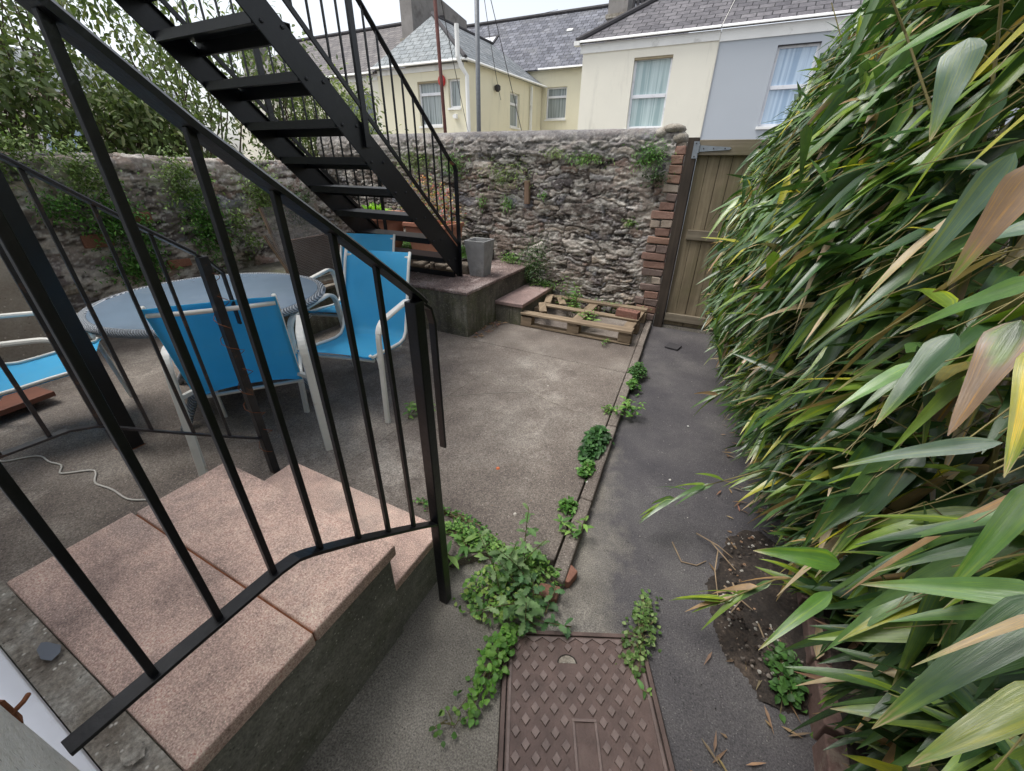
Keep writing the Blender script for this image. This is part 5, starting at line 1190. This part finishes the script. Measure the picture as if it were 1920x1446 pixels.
m.prism([(-.315, 1.02), (-.25, 1.035), (-.235, 1.10), (-.285, 1.125), (-.32, 1.09)], .002, .045); m.build('body', M['brick'], o, fc=True, bevel=.006)
m = MB(); m.c = srgb(132, 96, 80); m.prism([(-.36, .93), (-.27, .95), (-.275, 1.01), (-.355, .99)], .002, .035); m.build('chip', M['brick'], o, fc=True, bevel=.006)

# soil spill, twigs, chips
xs = np.linspace(0, 1, 40); A_, B_ = np.meshgrid(np.linspace(.24, .60, 44), np.linspace(.95, 1.75, 80), indexing='ij')
dd = ((A_-.50)/.24)**2+((B_-1.33)/.36)**2+.9*(fbm(A_*9, B_*9, 31)-.5); Z = .004+np.clip(1-dd, -.2, 1)*.045+.014*(fbm(A_*40, B_*40, 32)-.5)*(dd < 1.1)
Z = np.where(dd > 1.12, -.01, Z); i = np.arange(A_.size).reshape(A_.shape)
tag(np_mesh('soil_spill', np.stack([A_, B_, Z], -1).reshape(-1, 3), np.stack([i[:-1, :-1], i[1:, :-1], i[1:, 1:], i[:-1, 1:]], -1).reshape(-1, 4), M['soil'], smooth=True), kind='stuff')
tw = [[(.27, 1.47, .05), (.265, 1.36, .045), (.29, 1.22, .03)], [(.18, 1.55, .03), (.27, 1.50, .05), (.33, 1.47, .04)], [(.33, 1.33, .05), (.36, 1.26, .05), (.33, 1.20, .04)], [(.30, 1.30, .05), (.40, 1.24, .05)], [(.09, 1.47, .006), (.14, 1.38, .006), (.20, 1.39, .006), (.235, 1.43, .01)], [(.42, 1.20, .04), (.46, 1.12, .02)], [(.24, 1.52, .04), (.34, 1.40, .05)]]
for k, p in enumerate(tw): tag(MB().tube(p, .0032, 6, .002).build('twig', M['twig'], None, smooth=True), 'dry broken twigs scattered on the soil spill beside the bamboo', 'twig', 'dry twigs on the soil spill')
def chips(name, n, reg, s0, s1, cols, zf, mat='brick'):
    m = MB()
    for i in range(n):
        x, y = reg(); s = random.uniform(s0, s1); z = zf(x, y); m.c = jc(random.choice(cols), .7, 1.2); a = random.random()*6.28; f = [random.uniform(.5, 1) for _ in range(6)]
        vs = [(x+math.cos(a+j*PI/3)*s*f[j], y+math.sin(a+j*PI/3)*s*f[j]*.8, z) for j in range(6)]+[(x+math.cos(a+j*PI/3)*s*f[j]*.6, y+math.sin(a+j*PI/3)*s*f[j]*.5, z+s*random.uniform(.2, .8)) for j in range(6)]
        m.add(vs, [tuple(range(6, 12))]+[(j, (j+1) % 6, (j+1) % 6+6, j+6) for j in range(6)])
    return tag(m.build(name, M[mat], None, fc=True), kind='stuff')
ST = [srgb(170, 166, 158), srgb(120, 112, 104), srgb(70, 62, 56), srgb(150, 120, 96)]
U_ = random.uniform
def soilz(x, y): return .035
chips('debris', 420, lambda: (U_(.30, .60), U_(1.02, 1.65)), .002, .011, [*ST, srgb(44, 36, 32), srgb(56, 46, 40)], soilz)
def pr_(): 
    y = U_(1.05, 4.35); return U_(-3.2, kx(y)-.08), y
chips('grit', 900, pr_, .001, .0042, ST, lambda x, y: ZP)
chips('path_grit', 500, lambda: (U_(-.2, .5), U_(.3, 4.3)), .001, .004, [srgb(170, 166, 158), srgb(40, 38, 38), srgb(130, 126, 120)], lambda x, y: .003)
chips('platform_gravel', 700, lambda: (U_(-3.2, -2.03), U_(3.08, 4.3)), .002, .009, [srgb(190, 178, 170), srgb(120, 96, 90), srgb(150, 130, 122)], lambda x, y: .485)
n = 60; O = np.stack([rng.uniform(-2.0, -1.88, n)+.0, rng.uniform(3.05, 3.58, n), np.full(n, .058)], 1)
tag(leaves('leaf_litter', O, rdir(n, -.1, .3), rng.uniform(.03, .06, n), .014, jitcol(srgb(160, 130, 108), n), M['petal'], None, 'lance', 3, 2, .05, .4, .4, curl=.3), kind='stuff')
n = 500; O = np.stack([rng.uniform(.62, 1.0, n), rng.uniform(.2, 4.2, n), rng.uniform(.12, .2, n)], 1)
tag(leaves('dead_leaves', O, rdir(n, -.2, .3), rng.uniform(.08, .18, n), .02, jitcol(srgb(132, 106, 80), n), M['petal'], None, 'bamboo', 4, 2, .1, .3, .5, curl=.3), kind='stuff')

m = MB()
for (x, y, s_, c) in ((-.83, 1.50, .012, srgb(214, 120, 80)), (-.36, 1.62, .011, srgb(226, 226, 220)), (-1.3, 1.28, .008, srgb(200, 190, 180)), (-.95, 2.5, .009, srgb(190, 182, 172)), (-.6, 1.25, .01, srgb(196, 190, 180)), (.02, 1.9, .007, srgb(210, 206, 200)), (.05, 2.5, .007, srgb(200, 200, 196))):
    m.c = c; a0 = random.random()*6; m.add([(x+math.cos(a0+a)*s_*f, y+math.sin(a0+a)*s_*f, (ZP if x < -.3 else .006)+h) for h, f in ((0, 1), (s_*.5, .7)) for a in [k*PI/3 for k in range(6)]], [tuple(range(6, 12))]+[(k, (k+1) % 6, (k+1) % 6+6, k+6) for k in range(6)])
tag(m.build('chip', M['brick'], None, fc=True), kind='stuff')
n = 260; y = rng.uniform(.6, 4.3, n); O = np.stack([.50-.12*rng.random(n)**2*2+.0*y, y, np.full(n, .009)], 1)
tag(leaves('leaf_litter', O, rdir(n, -.02, .12), rng.uniform(.02, .09, n), .010, jitcol(srgb(150, 124, 96), n), M['petal'], None, 'bamboo', 3, 2, .02, .4, .3, curl=.3), kind='stuff')
# ================================================================== LIGHT
wd = bpy.data.worlds.new('World'); sc.world = wd; wd.use_nodes = True; n = wd.node_tree.nodes; l = wd.node_tree.links
sky = n.new('ShaderNodeTexSky'); sky.sky_type = 'NISHITA'; sky.sun_disc = False; SE, SA = R(66), R(-117)
sky.sun_elevation = SE; sky.sun_rotation = SA; sky.air_density = 1.0; sky.dust_density = 3.0; sky.ozone_density = 1.0
hs = n.new('ShaderNodeHueSaturation'); hs.inputs['Saturation'].default_value = .32; l.new(sky.outputs[0], hs.inputs['Color'])
l.new(hs.outputs[0], n['Background'].inputs[0]); n['Background'].inputs[1].default_value = .15
sl = bpy.data.lights.new('sun', 'SUN'); sl.energy = 1.3; sl.angle = R(26); sl.color = (1, .97, .93); so = bpy.data.objects.new('sun', sl); col.objects.link(so)
d = Vector((math.sin(SA)*math.cos(SE), math.cos(SA)*math.cos(SE), math.sin(SE))); so.rotation_euler = d.to_track_quat('Z', 'Y').to_euler(); so.location = (0, 0, 12)
sc.render.engine = 'CYCLES'
sc.view_settings.view_transform = 'Standard'; sc.view_settings.look = 'None'; sc.view_settings.exposure = .82; sc.view_settings.gamma = 1
